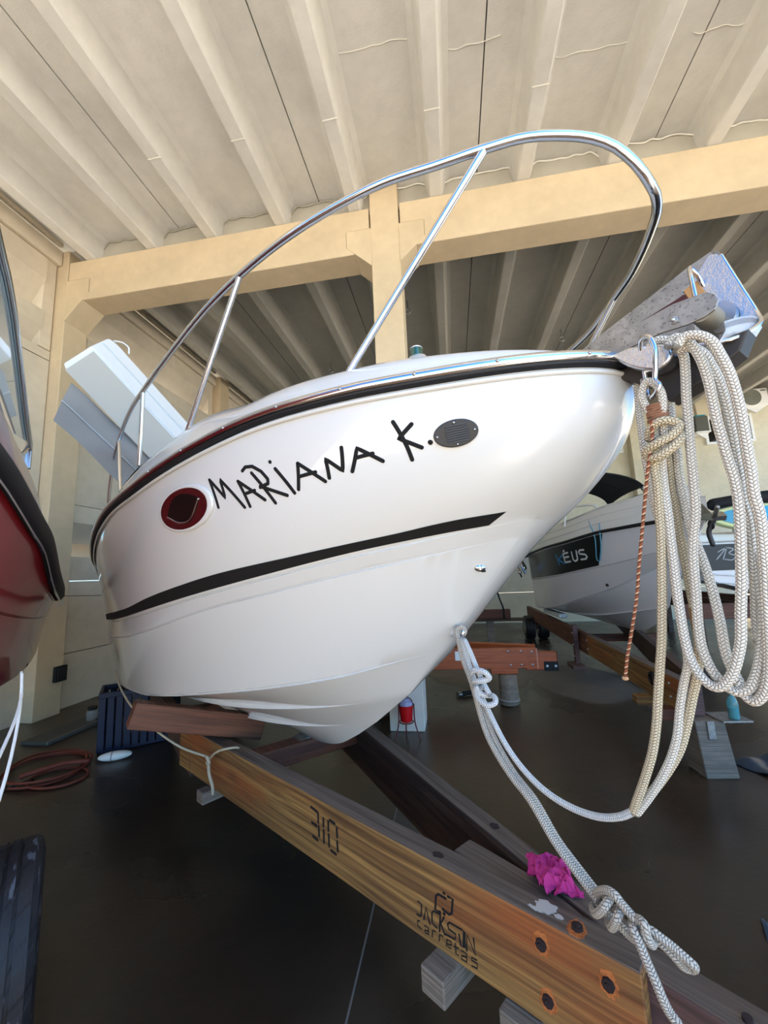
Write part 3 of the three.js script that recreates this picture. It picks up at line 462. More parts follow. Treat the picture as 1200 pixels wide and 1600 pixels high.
const P_r2=[[-0.017,1.939,0.1],[-0.007,1.951,0.099],[0.008,1.942,0.097],[0.021,1.918,0.096],[0.03,1.885,0.095],[0.035,1.843,0.094],[0.036,1.804,0.092],[0.037,1.764,0.091],[0.04,1.725,0.09],[0.043,1.685,0.088],[0.047,1.65,0.087],[0.048,1.617,0.086],[0.043,1.553,0.085],[0.037,1.503,0.083],[0.031,1.454,0.082],[0.023,1.404,0.081],[0.016,1.354,0.079],[0.009,1.329,0.078],[-0,1.303,0.077],[-0.016,1.275,0.075],[-0.031,1.263,0.074],[-0.043,1.265,0.073],[-0.059,1.282,0.072],[-0.07,1.309,0.07],[-0.075,1.343,0.069],[-0.077,1.406,0.068],[-0.077,1.47,0.066],[-0.076,1.536,0.065],[-0.075,1.603,0.064],[-0.075,1.672,0.063],[-0.072,1.732,0.061],[-0.069,1.784,0.06]];
const P_r3=[[0.004,1.921,0.125],[0.017,1.934,0.121],[0.038,1.927,0.118],[0.054,1.908,0.114],[0.063,1.876,0.11],[0.07,1.841,0.107],[0.073,1.808,0.103],[0.074,1.776,0.099],[0.074,1.74,0.096],[0.073,1.702,0.092],[0.072,1.656,0.088],[0.07,1.613,0.085],[0.072,1.575,0.081],[0.069,1.526,0.077],[0.065,1.477,0.074],[0.057,1.404,0.07],[0.052,1.357,0.066],[0.047,1.32,0.062],[0.039,1.282,0.059],[0.028,1.257,0.055],[0.013,1.243,0.051],[0.002,1.249,0.048],[-0.006,1.271,0.044],[-0.014,1.292,0.04],[-0.021,1.319,0.037],[-0.024,1.384,0.033],[-0.029,1.438,0.029],[-0.037,1.493,0.026],[-0.051,1.56,0.022],[-0.056,1.626,0.018],[-0.06,1.688,0.015],[-0.059,1.736,0.011],[-0.062,1.802,0.007],[-0.06,1.867,0.004],[-0.064,1.918,0]];
const P_s1=[[-0.073,1.739,0.085],[-0.081,1.699,0.081],[-0.081,1.665,0.078],[-0.086,1.612,0.074],[-0.091,1.555,0.07],[-0.1,1.481,0.067],[-0.11,1.41,0.063],[-0.121,1.338,0.059],[-0.133,1.279,0.056],[-0.145,1.221,0.052],[-0.157,1.161,0.048],[-0.173,1.101,0.045],[-0.192,1.052,0.041],[-0.211,1.008,0.037],[-0.224,0.98,0.034],[-0.236,0.953,0.03]];
const P_s3=[[-0.075,1.763,0.02],[-0.075,1.72,0.019],[-0.077,1.655,0.018],[-0.075,1.62,0.016],[-0.075,1.568,0.015],[-0.073,1.509,0.014],[-0.072,1.451,0.013],[-0.07,1.407,0.012],[-0.07,1.365,0.011],[-0.073,1.321,0.009],[-0.084,1.262,0.008],[-0.097,1.222,0.007],[-0.115,1.162,0.006],[-0.135,1.107,0.005],[-0.159,1.063,0.004],[-0.185,1.023,0.002],[-0.218,0.977,0.001],[-0.248,0.938,0]];
const P_s4=[[-0.11,1.968,0],[-0.12,1.923,0.001],[-0.124,1.876,0.002],[-0.125,1.823,0.003],[-0.125,1.754,0.004],[-0.123,1.695,0.005],[-0.121,1.638,0.006],[-0.114,1.596,0.007],[-0.102,1.56,0.008],[-0.098,1.51,0.009],[-0.1,1.421,0.01],[-0.097,1.378,0.011],[-0.095,1.335,0.012],[-0.096,1.286,0.013],[-0.108,1.245,0.014],[-0.122,1.19,0.015],[-0.134,1.133,0.016],[-0.151,1.086,0.017],[-0.175,1.038,0.018],[-0.201,0.995,0.019],[-0.233,0.948,0.02]];
const P_u1=[[-0.739,1.279,0.035],[-0.724,1.223,0.038],[-0.686,1.146,0.041],[-0.633,1.004,0.044],[-0.56,0.927,0.048],[-0.495,0.883,0.051],[-0.43,0.814,0.054],[-0.375,0.774,0.057],[-0.325,0.742,0.06]];
const P_u1b=[[-0.739,1.278,0.02],[-0.717,1.201,0.023],[-0.681,1.119,0.026],[-0.626,1.006,0.029],[-0.554,0.925,0.033],[-0.49,0.881,0.036],[-0.429,0.813,0.039],[-0.374,0.774,0.042],[-0.324,0.742,0.045]];
const P_u2=[[-0.726,1.276,0.03],[-0.712,1.223,0.03],[-0.694,1.176,0.03],[-0.672,1.126,0.03],[-0.649,1.093,0.03],[-0.634,1.07,0.03],[-0.611,1.034,0.03],[-0.58,0.993,0.03],[-0.536,0.952,0.03],[-0.471,0.916,0.03],[-0.398,0.901,0.03],[-0.323,0.907,0.03],[-0.27,0.928,0.03],[-0.236,0.953,0.03]];
const P_u2b=[[-0.706,1.275,0.04],[-0.682,1.238,0.042],[-0.66,1.199,0.044],[-0.643,1.172,0.046],[-0.626,1.149,0.048],[-0.609,1.129,0.05]];
const P_tail=[[-0.218,0.776,0.12],[-0.212,0.753,0.117],[-0.202,0.724,0.113],[-0.192,0.696,0.11],[-0.185,0.672,0.107],[-0.177,0.652,0.103],[-0.169,0.634,0.1]];
const P_cord=[[-0.064,1.794,0.11],[-0.068,1.762,0.105],[-0.086,1.698,0.1],[-0.102,1.633,0.095],[-0.118,1.566,0.09],[-0.134,1.499,0.085],[-0.149,1.431,0.08],[-0.165,1.376,0.075],[-0.181,1.326,0.07],[-0.193,1.29,0.065],[-0.204,1.247,0.06]];
{
  const r = 0.0089;
  const coil = thing('coiled_rope', 'thick cream braided rope hanging in long loops from the white bow', 'rope', BASE, TURN);
  for (const [p, m, rad] of [[P_r1, M.rope, r], [P_r2, M.rope, r], [P_r3, M.rope, r], [P_s1, M.ropeWorn, r], [P_s3, M.ropeWorn, r], [P_s4, M.rope, r * 0.92]]) part(coil, 'strand', tube(p, rad, p.length * 9, 14), m);
  // one more turn lying behind the outer loop, and the gathered eye with its stopper knot
  part(coil, 'strand', tube(P_r3.slice(1, 17).map(([x, y, z]) => [x - 0.022, y - 0.006, z - 0.03]), r, 130, 14), M.rope);
  part(coil, 'eye_splice', tube([[-0.074, 1.76, 0.078], [-0.07, 1.8, 0.084], [-0.079, 1.835, 0.088], [-0.082, 1.86, 0.09], [-0.07, 1.885, 0.09], [-0.054, 1.872, 0.092], [-0.045, 1.845, 0.092], [-0.05, 1.8, 0.088], [-0.054, 1.75, 0.08]], r * 0.9, 70, 14), M.rope);
  part(coil, 'stopper_knot', [tube([[-0.082, 1.762, 0.085], [-0.07, 1.780, 0.1], [-0.045, 1.787, 0.102], [-0.024, 1.774, 0.09], [-0.034, 1.754, 0.1], [-0.06, 1.742, 0.108], [-0.084, 1.734, 0.1], [-0.088, 1.720, 0.088], [-0.068, 1.714, 0.102], [-0.042, 1.724, 0.102], [-0.026, 1.742, 0.09], [-0.032, 1.764, 0.07]], r, 110, 14)], M.ropeWorn);
  part(coil, 'taped_patch', tube(Array.from({ length: 7 }, (_, i) => curveOf(P_s3).getPointAt(0.42 + i * 0.007)), 0.0102, 14, 14), std({ color: '#9a7a52', roughness: 1 }), 'brown taped patch');
  const cord = thing('lashing_cord', 'thin copper and cream twisted cord whipped round the rope, its end dangling', 'cord', BASE, TURN);
  for (let i = 0; i < 7; i++) part(cord, 'wrap', new THREE.TorusGeometry(0.0175, 0.0032, 8, 30).scale(1, 0.75, 1).rotateX(PI / 2).rotateZ(0.12 * Math.sin(i * 2)).translate(-0.06, 1.794 + i * 0.0055, 0.086), M.cord);
  part(cord, 'dangling_end', tube(P_cord, 0.0036, 120, 8), M.cord);
  part(cord, 'frayed_tip', new THREE.SphereGeometry(0.006, 10, 8).scale(1.2, 0.8, 1).translate(...P_cord[P_cord.length - 1]), std({ color: '#c9a076', roughness: 1 }));
  const hook = thing('snap_hook', 'steel wire snap hook over the fairlead, holding the rope eye', 'hook', BASE, TURN);
  part(hook, 'hook_wire', tube([[-0.082, 1.865, 0.06], [-0.083, 1.905, 0.055], [-0.078, 1.95, 0.07], [-0.066, 1.975, 0.1], [-0.046, 1.97, 0.115], [-0.037, 1.94, 0.117], [-0.042, 1.9, 0.112], [-0.047, 1.875, 0.108], [-0.041, 1.862, 0.108], [-0.048, 1.85, 0.105], [-0.062, 1.845, 0.095]], 0.0052, 90, 10), M.chrome);
  part(hook, 'gate', tube([[-0.09, 1.905, 0.058], [-0.086, 1.88, 0.066], [-0.078, 1.858, 0.08]], 0.004, 20, 8), M.steel);

  const line = thing('bow_line', 'old doubled rope from the bow eye down to the knot on the timber tongue', 'rope', BASE, TURN);
  const ro = 0.0088;
  part(line, 'strand', tube(P_u1, ro, 120, 12), M.ropeOld); part(line, 'strand', tube(P_u1b, ro, 120, 12), M.ropeOld); part(line, 'eye_turn', tube([[-0.739, 1.279, 0.035], [-0.745, 1.3, 0.034], [-0.735, 1.312, 0.024], [-0.728, 1.3, 0.014], [-0.739, 1.278, 0.02]], ro, 40, 12), M.ropeOld);

  // hitch: turns round the doubled rope, then a bight lying along the tongue
  const hitch = (name, pts, k = 1) => part(line, name, tube(pts, ro * k, 70, 12), M.ropeOld);
  hitch('hitch_turn', [[-0.33, 0.738, 0.05], [-0.326, 0.755, 0.06], [-0.304, 0.779, 0.075], [-0.282, 0.795, 0.085], [-0.265, 0.797, 0.09], [-0.255, 0.789, 0.09], [-0.242, 0.781, 0.09], [-0.229, 0.773, 0.09], [-0.222, 0.761, 0.085], [-0.227, 0.736, 0.07]]);
  hitch('hitch_turn', [[-0.311, 0.752, 0.05], [-0.283, 0.778, 0.085], [-0.284, 0.773, 0.1], [-0.298, 0.753, 0.1], [-0.314, 0.735, 0.09], [-0.332, 0.721, 0.07], [-0.342, 0.719, 0.055]]);
  hitch('hitch_turn', [[-0.289, 0.739, 0.05], [-0.262, 0.767, 0.085], [-0.26, 0.764, 0.1], [-0.269, 0.745, 0.1], [-0.282, 0.727, 0.09], [-0.298, 0.715, 0.07], [-0.307, 0.712, 0.055]]);
  hitch('strand', [[-0.329, 0.736, 0.06], [-0.312, 0.722, 0.055], [-0.297, 0.714, 0.05], [-0.28, 0.708, 0.05], [-0.263, 0.702, 0.05], [-0.235, 0.71, 0.06]]);
  hitch('hitch_turn', [[-0.252, 0.74, 0.06], [-0.221, 0.777, 0.09], [-0.206, 0.78, 0.1], [-0.205, 0.768, 0.1], [-0.218, 0.743, 0.09], [-0.236, 0.724, 0.07]]);
  hitch('hitch_turn', [[-0.232, 0.75, 0.07], [-0.205, 0.763, 0.1], [-0.203, 0.745, 0.09], [-0.208, 0.735, 0.07], [-0.222, 0.729, 0.05]]);
  hitch('bight', [[-0.227, 0.741, 0.06], [-0.208, 0.755, 0.07], [-0.193, 0.749, 0.065], [-0.178, 0.738, 0.055], [-0.162, 0.729, 0.05], [-0.151, 0.721, 0.045], [-0.153, 0.706, 0.03], [-0.163, 0.691, 0.02], [-0.173, 0.694, 0.03], [-0.18, 0.713, 0.045], [-0.192, 0.724, 0.05], [-0.207, 0.732, 0.055], [-0.22, 0.737, 0.06]], 0.95);
  hitch('tail', [[-0.232, 0.747, 0.09], [-0.23, 0.761, 0.1], [-0.224, 0.764, 0.11], [-0.213, 0.751, 0.115], [-0.199, 0.729, 0.12], [-0.185, 0.709, 0.125], [-0.176, 0.688, 0.125], [-0.169, 0.668, 0.12], [-0.155, 0.656, 0.12], [-0.15, 0.6, 0.118]]);
  const w = thing('white_rope', 'newer white rope knotted at the bow eye, sagging towards the hanging loops', 'rope', BASE, TURN);
  const rw = 0.0082; part(w, 'strand', tube(P_u2, rw, 160, 12), M.ropeWhite); part(w, 'strand', tube(P_u2b, rw, 60, 12), M.ropeWhite);
  const kx = (dx, dy, z) => [-0.64 + dx, 1.15 + dy, 0.045 + z];
  part(w, 'knot', [tube([kx(-0.03, 0.03, 0.01), kx(-0.005, 0.045, 0.02), kx(0.026, 0.042, 0.012), kx(0.03, 0.024, 0), kx(0.006, 0.015, 0.018), kx(-0.02, 0.006, 0.01), kx(-0.01, -0.01, -0.01), kx(0.012, -0.004, 0.012)], rw, 80, 12), tube([kx(-0.016, -0.01, 0.012), kx(0.0, -0.036, 0.02), kx(0.03, -0.05, 0.015), kx(0.046, -0.042, 0.0), kx(0.032, -0.03, -0.012), kx(0.005, -0.024, 0.01), kx(-0.008, -0.002, 0.018)], rw, 70, 12)], M.ropeWhite);
}
// ------------------------------------------------------------------ the timber trailer under the white boat
const S310= [[[-1.1678,0.5768],[-1.1315,0.5716]],[[-1.1233,0.5696],[-1.1222,0.5353]],[[-1.1638,0.521],[-1.1328,0.5189]],[[-1.1196,0.5218],[-1.1185,0.4879]],[[-1.1577,0.4737],[-1.129,0.4698]],[[-1.0895,0.5608],[-1.0903,0.5337]],[[-1.0887,0.5184],[-1.089,0.476]],[[-1.0503,0.5683],[-1.022,0.5652]],[[-1.0601,0.5611],[-1.0602,0.5285]],[[-1.0587,0.515],[-1.0571,0.4751]],[[-1.0103,0.5544],[-1.0086,0.5237]],[[-1.0091,0.5083],[-1.0066,0.4767]],[[-1.0461,0.4644],[-1.0181,0.4625]]] ;
const SLOGO= [[[-0.5169,0.5372],[-0.5429,0.5374],[-0.5525,0.5278],[-0.5577,0.489],[-0.539,0.4912]],[[-0.5076,0.5465],[-0.4908,0.5467],[-0.4971,0.5075],[-0.5069,0.4998],[-0.5295,0.503]],[[-0.5231,0.5492],[-0.5197,0.549]],[[-0.5267,0.4933],[-0.5233,0.4932]]] ;
const SJACK= [[[-0.6248,0.4814],[-0.6107,0.4796],[-0.6134,0.4503],[-0.6179,0.4434],[-0.6305,0.4434]],[[-0.604,0.4416],[-0.5937,0.479],[-0.5812,0.4395]],[[-0.5424,0.4844],[-0.5647,0.4826],[-0.5713,0.4742],[-0.5718,0.4461],[-0.5558,0.4421]],[[-0.5394,0.4857],[-0.5459,0.4374]],[[-0.526,0.4836],[-0.5398,0.4614],[-0.5271,0.4383]],[[-0.4646,0.481],[-0.5071,0.479],[-0.5147,0.4712],[-0.5113,0.4604],[-0.4866,0.4581],[-0.4905,0.4441],[-0.5256,0.4401]],[[-0.4646,0.481],[-0.4588,0.4798],[-0.4636,0.4375],[-0.4721,0.4371],[-0.4754,0.4637]],[[-0.455,0.4776],[-0.4581,0.4403]],[[-0.4524,0.4352],[-0.4477,0.4772],[-0.4239,0.4381],[-0.427,0.4776]]] ;
const SCARR= [[[-0.622,0.4287],[-0.6302,0.4249],[-0.6295,0.4121],[-0.6155,0.4101]],[[-0.602,0.4252],[-0.5882,0.4265],[-0.588,0.4084],[-0.6018,0.407],[-0.6029,0.4129],[-0.588,0.417]],[[-0.5744,0.4098],[-0.5716,0.4281],[-0.5611,0.429]],[[-0.5493,0.4107],[-0.5456,0.4292],[-0.5349,0.4299]],[[-0.5203,0.4169],[-0.5046,0.4218],[-0.5053,0.4306],[-0.5193,0.4297],[-0.5235,0.4112],[-0.5081,0.4118]],[[-0.4899,0.4342],[-0.4906,0.4076],[-0.4819,0.4081]],[[-0.4948,0.4237],[-0.4805,0.4259]],[[-0.4703,0.4261],[-0.4531,0.4269],[-0.4548,0.4054],[-0.472,0.4043],[-0.4714,0.4126],[-0.4538,0.4177]],[[-0.421,0.428],[-0.4376,0.4261],[-0.4382,0.419],[-0.4192,0.4193],[-0.4214,0.4075],[-0.4381,0.4054]]] ;
{
  const t = thing('boat_trailer', 'weathered timber boat trailer with stencilled left rail, under the white boat', 'trailer', BASE, TURN);
  const phi = 0.2022;
  const L = new THREE.Group(); // left rail axes: origin at the front of its outer face, x forward, z outwards
  const railL = part(t, 'side_rail', bx(2.5, 0.235, 0.078, 0.007, [-1.25, 0.5025, -0.039]), M.woodFace, 'left timber rail with black stencils');
  railL.position.set(-0.26, 0, 0.0265); railL.rotation.y = phi;
  part(railL, 'worn_top', bx(2.49, 0.006, 0.076, 0.003, [-1.25, 0.6195, -0.039]), M.woodTop);
  const flat = (list, width, name) => { const geos = list.map((s) => { const P = [], N = []; const c = s.length > 2 ? s : [s[0], lerpV([...s[0], 0], [...s[1], 0], 0.5), s[1]]; for (const q of c) { P.push(V(q[0], q[1], 0.0)); N.push(V(0, 0, 1)); } return stroke(P, N, width, 0.001); }); return part(railL, name, geos, M.ink); };
  flat(S310, 0.01, 'stencil_number'); flat(SLOGO, 0.0072, 'stencil_emblem'); flat(SJACK, 0.0052, 'stencil_name'); flat(SCARR, 0.0036, 'stencil_word');
  const rustMap = makeTexture(128, 128, (u, v) => { const d = Math.hypot(u - 0.5, v - 0.5) * 2, n = fbm(u, v, 10, 10, 301, 3); return mix3(hx('#8f4a1e'), hx('#c0723a'), clamp(n * 1.6 - 0.3 + 0.3 * d)); });
  const blob = (rx, ry, seed, z) => { const R = rng(seed), s = new THREE.Shape(); const n = 22; const pts = []; for (let i = 0; i < n; i++) { const a = i / n * PI * 2, k = 0.82 + 0.36 * R(); pts.push(new THREE.Vector2(rx * k * Math.cos(a), ry * k * Math.sin(a))); } s.setFromPoints(new THREE.SplineCurve([...pts, pts[0]]).getPoints(60)); return new THREE.ExtrudeGeometry(s, { depth: 0.0016, bevelEnabled: false }).translate(0, 0, z); };
  const rust = std({ map: rep(rustMap, 20, 20), roughness: 0.95 }), rustDark = std({ color: '#2a1a16', roughness: 0.9 });
  const bolt = (x, y, seed, onTop) => {
    const b = part(railL, 'bolt', new THREE.CylinderGeometry(0.0135, 0.0145, 0.007, 8).rotateX(PI / 2).translate(0, 0, 0.0045), rustDark); part(b, 'rust_ring', blob(0.021, 0.027, seed, -0.0006), rust);
    part(b, 'bolt_end', new THREE.CylinderGeometry(0.007, 0.008, 0.006, 12).rotateX(PI / 2).translate(0.001, 0, 0.009), rustDark);
    if (onTop) { b.position.set(x, 0.6225, y); b.rotation.x = -PI / 2; } else b.position.set(x, y, 0);
  };
  bolt(-0.226, 0.565, 1); bolt(-0.0727, 0.5637, 2); bolt(-0.2201, 0.447, 3); bolt(-0.143, -0.028, 4, true);
  for (const [x, z] of [[-0.56, -0.03], [-0.57, 0.0]].slice(0, 1)) part(railL, 'knot_mark', blob(0.02, 0.012, 8, 0).rotateX(-PI / 2).translate(x, 0.6225, z), rustDark);
  const wm = blob(0.028, 0.02, 12, 0); part(railL, 'white_splash', [wm.rotateX(-PI / 2).translate(-0.225, 0.6222, -0.045), blob(0.012, 0.008, 13, 0).rotateX(-PI / 2).translate(-0.19, 0.6222, -0.035), blob(0.02, 0.006, 14, 0).rotateX(-PI / 2).translate(-0.245, 0.6222, -0.022)], std({ color: '#b9b4ad', roughness: 0.9 }));
  const railR = part(t, 'side_rail', bx(2.5, 0.235, 0.072, 0.007, [-1.25, 0.5025, 0.036]), M.woodBrown, 'right timber rail, darker and bare');
  railR.position.set(-0.33, 0, -0.09); railR.rotation.y = -0.172;
  part(railR, 'worn_top', bx(2.49, 0.006, 0.07, 0.003, [-1.25, 0.6195, 0.036]), M.woodTop);
  part(railR, 'knot_mark', blob(0.02, 0.013, 15, 0).rotateX(-PI / 2).translate(-0.47, 0.6225, 0.03), rustDark);
  const tongue = part(t, 'tongue', bx(1.6, 0.23, 0.08, 0.008, [0.8, 0, 0]), M.woodPlum, 'dark purplish middle beam'); tongue.position.set(-0.82, 0.492, -0.0); tongue.rotation.y = 0.075;
  part(tongue, 'worn_top', bx(1.595, 0.006, 0.079, 0.003, [0.8, 0.115, 0]), M.woodTop); part(tongue, 'bolt', cyl(0.009, 0.01, 0.012, [0.72, 0.12, 0.01], 8), rustDark);
  for (const s of [1, -1]) part(t, 'rear_rail', bx(2.4, 0.2, 0.075, 0.006, [-3.75, 0.46, 0.46 * s]), M.woodBrown);
  // cross members and the sloping bunk that carries the chine
  part(t, 'cross_member', bx(0.1, 0.1, 0.72, 0.006, [-2.02, 0.555, 0.0]), M.woodRust); part(t, 'cross_member', bx(0.1, 0.1, 1.1, 0.006, [-3.9, 0.34, 0]), M.woodRust);
  part(t, 'cross_block', bx(0.1, 0.05, 0.4, 0.006, [-2.04, 0.58, 0.05], [0.12, 0, 0]), M.woodPale);
  for (const s of [1, -1]) part(t, 'bunk', bx(0.09, 0.125, 0.7, 0.006, [-2.27, 0.745, 0.5 * s], [-0.31 * s, 0, 0]), M.woodRust);
  for (const s of [1, -1]) part(t, 'bunk', bx(0.09, 0.1, 0.5, 0.006, [-4.3, 0.64, 0.48 * s], [-0.26 * s, 0, 0]), M.woodRust);
  part(t, 'cross_member', bx(0.085, 0.07, 0.21, 0.006, [-0.775, 0.352, 0.1], [0, 0.14, 0]), M.woodPale, 'grey block under the left rail'); 
  part(t, 'cross_member', bx(0.075, 0.06, 0.16, 0.006, [-2.3, 0.352, 0.42], [0, 0.2, 0]), M.woodPale);
  for (const s of [1, -1]) { const w = part(t, 'wheel', wheelGeo(0.27, 0.17), M.rubber); w.position.set(-4.75, 0.272, 0.3 * s); part(w, 'wheel_hub', cyl(0.13, 0.13, 0.172, [0, 0, 0], 24).rotateX(PI / 2), M.steel); }
  const prop = thing('timber_prop', 'grey upright timber post under the front of the stencilled rail', 'post', tow(-0.55, 0, 0.07), TURN + 0.2);
  part(prop, 'post', bx(0.1, 0.382, 0.1, 0.006, [0, 0.191, 0]), M.woodPale);
  // lashing at the bunk
  const tie = thing('tie_rope', 'thin pale rope tied round the trailer rail below the bunk', 'rope', BASE, TURN);
  part(tie, 'strand', tube([[-3.3, 0.9, 0.85], [-2.9, 0.85, 0.84], [-2.5, 0.76, 0.76], [-2.3, 0.63, 0.6], [-2.22, 0.56, 0.46]], 0.006, 60, 8), M.ropeWorn);
  part(tie, 'strand', tube([[-2.22, 0.56, 0.46], [-2.16, 0.6, 0.452], [-2.09, 0.632, 0.425], [-2.07, 0.632, 0.37], [-2.1, 0.6, 0.33]], 0.006, 40, 8), M.ropeWorn);
  part(tie, 'knot', tube([[-2.24, 0.55, 0.47], [-2.21, 0.57, 0.48], [-2.2, 0.545, 0.47], [-2.23, 0.535, 0.475], [-2.22, 0.56, 0.465]], 0.008, 40, 8, true), M.ropeWorn);
  part(tie, 'tail', tube([[-2.22, 0.54, 0.47], [-2.2, 0.49, 0.47], [-2.17, 0.44, 0.46], [-2.17, 0.4, 0.455]], 0.0085, 30, 8), M.ropeWorn);
  // pink cloth crumpled on the tongue
  const cloth = thing('cleaning_cloth', 'crumpled bright pink cleaning cloth on the trailer beams', 'cloth', tow(-0.53, 0.619, -0.07), TURN);
  const rows = [], ridge = (x, y, s) => 1 - Math.abs(2 * vnoise(x + 50, y + 50, 97, 97, s) - 1);
  for (let i = 0; i <= 90; i++) { const row = []; for (let j = 0; j <= 70; j++) { const a = i / 90 * 2 - 1, b = j / 70 * 2 - 1, r = Math.hypot(a, b), wx = fbm(i / 90, j / 70, 5, 5, 501, 3) - 0.5, wz = fbm(i / 90, j / 70, 5, 5, 511, 3) - 0.5, edge = 1 - smooth(0.7, 1.35, r);
    const x = 0.078 * a * (0.8 + 0.35 * Math.sin(b * 3 + 1)) + 0.035 * wx, z = 0.062 * b * (0.85 + 0.25 * Math.cos(a * 4)) + 0.035 * wz, h = 0.03 * ridge(a * 2.2 + wx * 2, b * 2.2 + wz * 2, 521) + 0.014 * ridge(a * 6 + wx * 5, b * 6, 531) + 0.005 * ridge(a * 14, b * 14 + wz * 8, 541);
    row.push(V(x, 0.004 + h * (0.35 + 0.75 * edge), z)); } rows.push(row); }
  part(cloth, 'cloth', [gridGeo(rows, true).toNonIndexed(), gridGeo(rows.map((r) => r.map((q) => V(q.x, Math.max(0.002, q.y - 0.003), q.z)))).toNonIndexed()], std({ color: '#bf3079', roughness: 0.9 }));
}
// ------------------------------------------------------------------ left of the picture: red boat, its wheel, things on the floor
{
  const H = { L: 4.2, curves: [
    { x0: -0.1, b: breadth(0.9, 2.8, 2.2, 1.6, 0.03), y: interp([0, 0.8, 1.49, 1.65, 1.87, 2.14, 2.29, 2.5, 3.2, 4.2], [2.2, 2.08, 1.91, 1.853, 1.78, 1.71, 1.64, 1.56, 1.47, 1.42]) },
    { x0: -0.5, b: breadth(0.83, 2.7, 2.2, 1.5, 0.03), y: interp([0, 1, 2, 3.5], [1.62, 1.5, 1.36, 1.28]), step: 0.008 },
    { x0: -0.85, b: breadth(0.76, 2.6, 2.2, 1.4, 0.03), y: interp([0, 0.5, 1.2, 2.2, 3.3], [1.35, 1.16, 1.06, 1.0, 0.98]), step: 0.012 },
    { x0: -1.3, b: () => 0, y: interp([0, 0.4, 1, 3], [0.95, 0.78, 0.7, 0.68]) }] };
  const t = thing('motor_boat', 'red-hulled motor boat with a black rub rail at the left edge', 'boat', tow(0, 0, 2.1), TURN);
  part(t, 'hull', hullGeometry(H, 80, 6), M.gelcoatRed);
  const A = H.curves[0], edge = (side) => Array.from({ length: 70 }, (_, i) => { const s = Math.pow(i / 69, 1.8) * 4.1; return V(-0.1 - s, A.y(s), A.b(s) * side); });
  const whole = [...edge(-1).reverse(), ...edge(1).slice(1)];
  part(t, 'rub_rail', sweep(whole, [[-0.01, -0.045], [0.02, -0.04], [0.036, -0.02], [0.036, 0.02], [0.02, 0.04], [-0.01, 0.045]]), M.rubber);
  part(t, 'rail_trim', sweep(whole.map((p) => p.clone().setY(p.y - 0.052)), Array.from({ length: 7 }, (_, i) => { const a = -PI / 2 + PI * i / 6; return [0.004 + 0.008 * Math.cos(a), 0.008 * Math.sin(a)]; }), false), M.chrome);
  // topside above the rail, leaning in to the windscreen
  const prof = [[1, 0.03], [0.985, 0.12], [0.95, 0.25], [0.9, 0.36], [0.8, 0.43], [0.5, 0.48], [0, 0.52]], rows = Array.from({ length: 50 }, (_, i) => { const s = Math.pow(i / 49, 1.6) * 4.05; const half = prof.map(([f, h]) => V(-0.1 - s, A.y(s) + h * (0.35 + 0.65 * smooth(0, 1.1, s)), f)); return [...half.map((p) => V(p.x, p.y, -p.z * A.b(s))), ...half.slice(0, -1).reverse().map((p) => V(p.x, p.y, p.z * A.b(s)))]; });
  part(t, 'deck', toCreasedNormals(gridGeo(rows).toNonIndexed(), 0.6), phy({ color: '#b98478', roughness: 0.3, clearcoat: 1, clearcoatRoughness: 0.06 }), 'salmon coloured topside');
  const zs = -0.73, W = [[-0.9, 2.75], [-1.604, 2.715], [-1.748, 2.71], [-1.95, 2.67], [-2.23, 2.563], [-2.519, 2.441], [-2.828, 2.34]], bot = [[-2.306, 2.24], [-1.84, 2.28], [-0.9, 2.42]];
  const sh = extrude([...W, ...bot], 0.008); sh.translate(0, 0, zs - 0.004); part(t, 'windscreen', sh, phy({ color: '#c6dfe8', roughness: 0.08, clearcoat: 1 }));
  const fr = part(t, 'windscreen_frame', [tube(W.map(([x, y]) => [x, y, zs]), 0.017, 60, 10), tube([[-2.828, 2.34, zs], [-2.5, 2.19, zs], [-2.0, 2.18, zs], [-0.9, 2.38, zs]], 0.015, 40, 10)], M.chrome);
  part(fr, 'inner_bar', tube(W.map(([x, y]) => [x + 0.06, y - 0.05, zs - 0.012]), 0.009, 60, 8), M.steel);
  part(fr, 'end_bracket', bx(0.03, 0.16, 0.03, 0.006, [-2.84, 2.27, zs]), M.steel);
  const bl = thing('black_cover', 'ragged black cover edge hanging behind the windscreen of the red boat', 'cover', tow(0, 0, 2.1), TURN);
  const r = []; for (let i = 0; i <= 24; i++) { const u = i / 24, n = 0.03 * Math.sin(u * 17) + 0.03 * Math.sin(u * 41 + 1); r.push([0, 0.5, 1].map((v) => V(-2.5 - 0.5 * u - 0.1 * v - n * v, 2.62 - 0.6 * u + 0.02 * Math.sin(u * 30) * v, zs + 0.12 + 0.1 * v + n * v))); }
  part(bl, 'cloth', gridGeo(r), M.black);
  const ln = thing('tether_rope', 'pale thin ropes running down from the red hull to the floor', 'rope', tow(0, 0, 2.1), TURN);
  part(ln, 'strand', tube([[-1.15, 1.29, -0.93], [-0.95, 1.26, -0.95], [-0.711, 1.226, -0.95], [-0.2, 1.1, -0.9], [0.3, 0.5, -0.7], [0.5, 0.01, -0.6]], 0.0028, 40, 8), M.whitePaint);
  part(ln, 'strand', tube([[-1.05, 1.3, -0.94], [-0.95, 1.24, -0.95], [-0.757, 1.144, -0.95], [-0.3, 0.95, -0.9], [0.1, 0.4, -0.8], [0.25, 0.01, -0.75]], 0.0028, 40, 8), M.whitePaint);
  const wh = thing('trailer_wheel', 'worn black tyre standing near the camera at the lower left', 'wheel', [-1.6, 0.3, -1.33], 2.39);
  const lug = makeTexture(256, 256, (u, v) => { const a = ((u * 14 + Math.abs(v - 0.5) * 5) % 1) < 0.35 ? 0.25 : 0.75; return a * 0.7 + 0.3 * fbm(u, v, 40, 40, 401, 3); }, false);
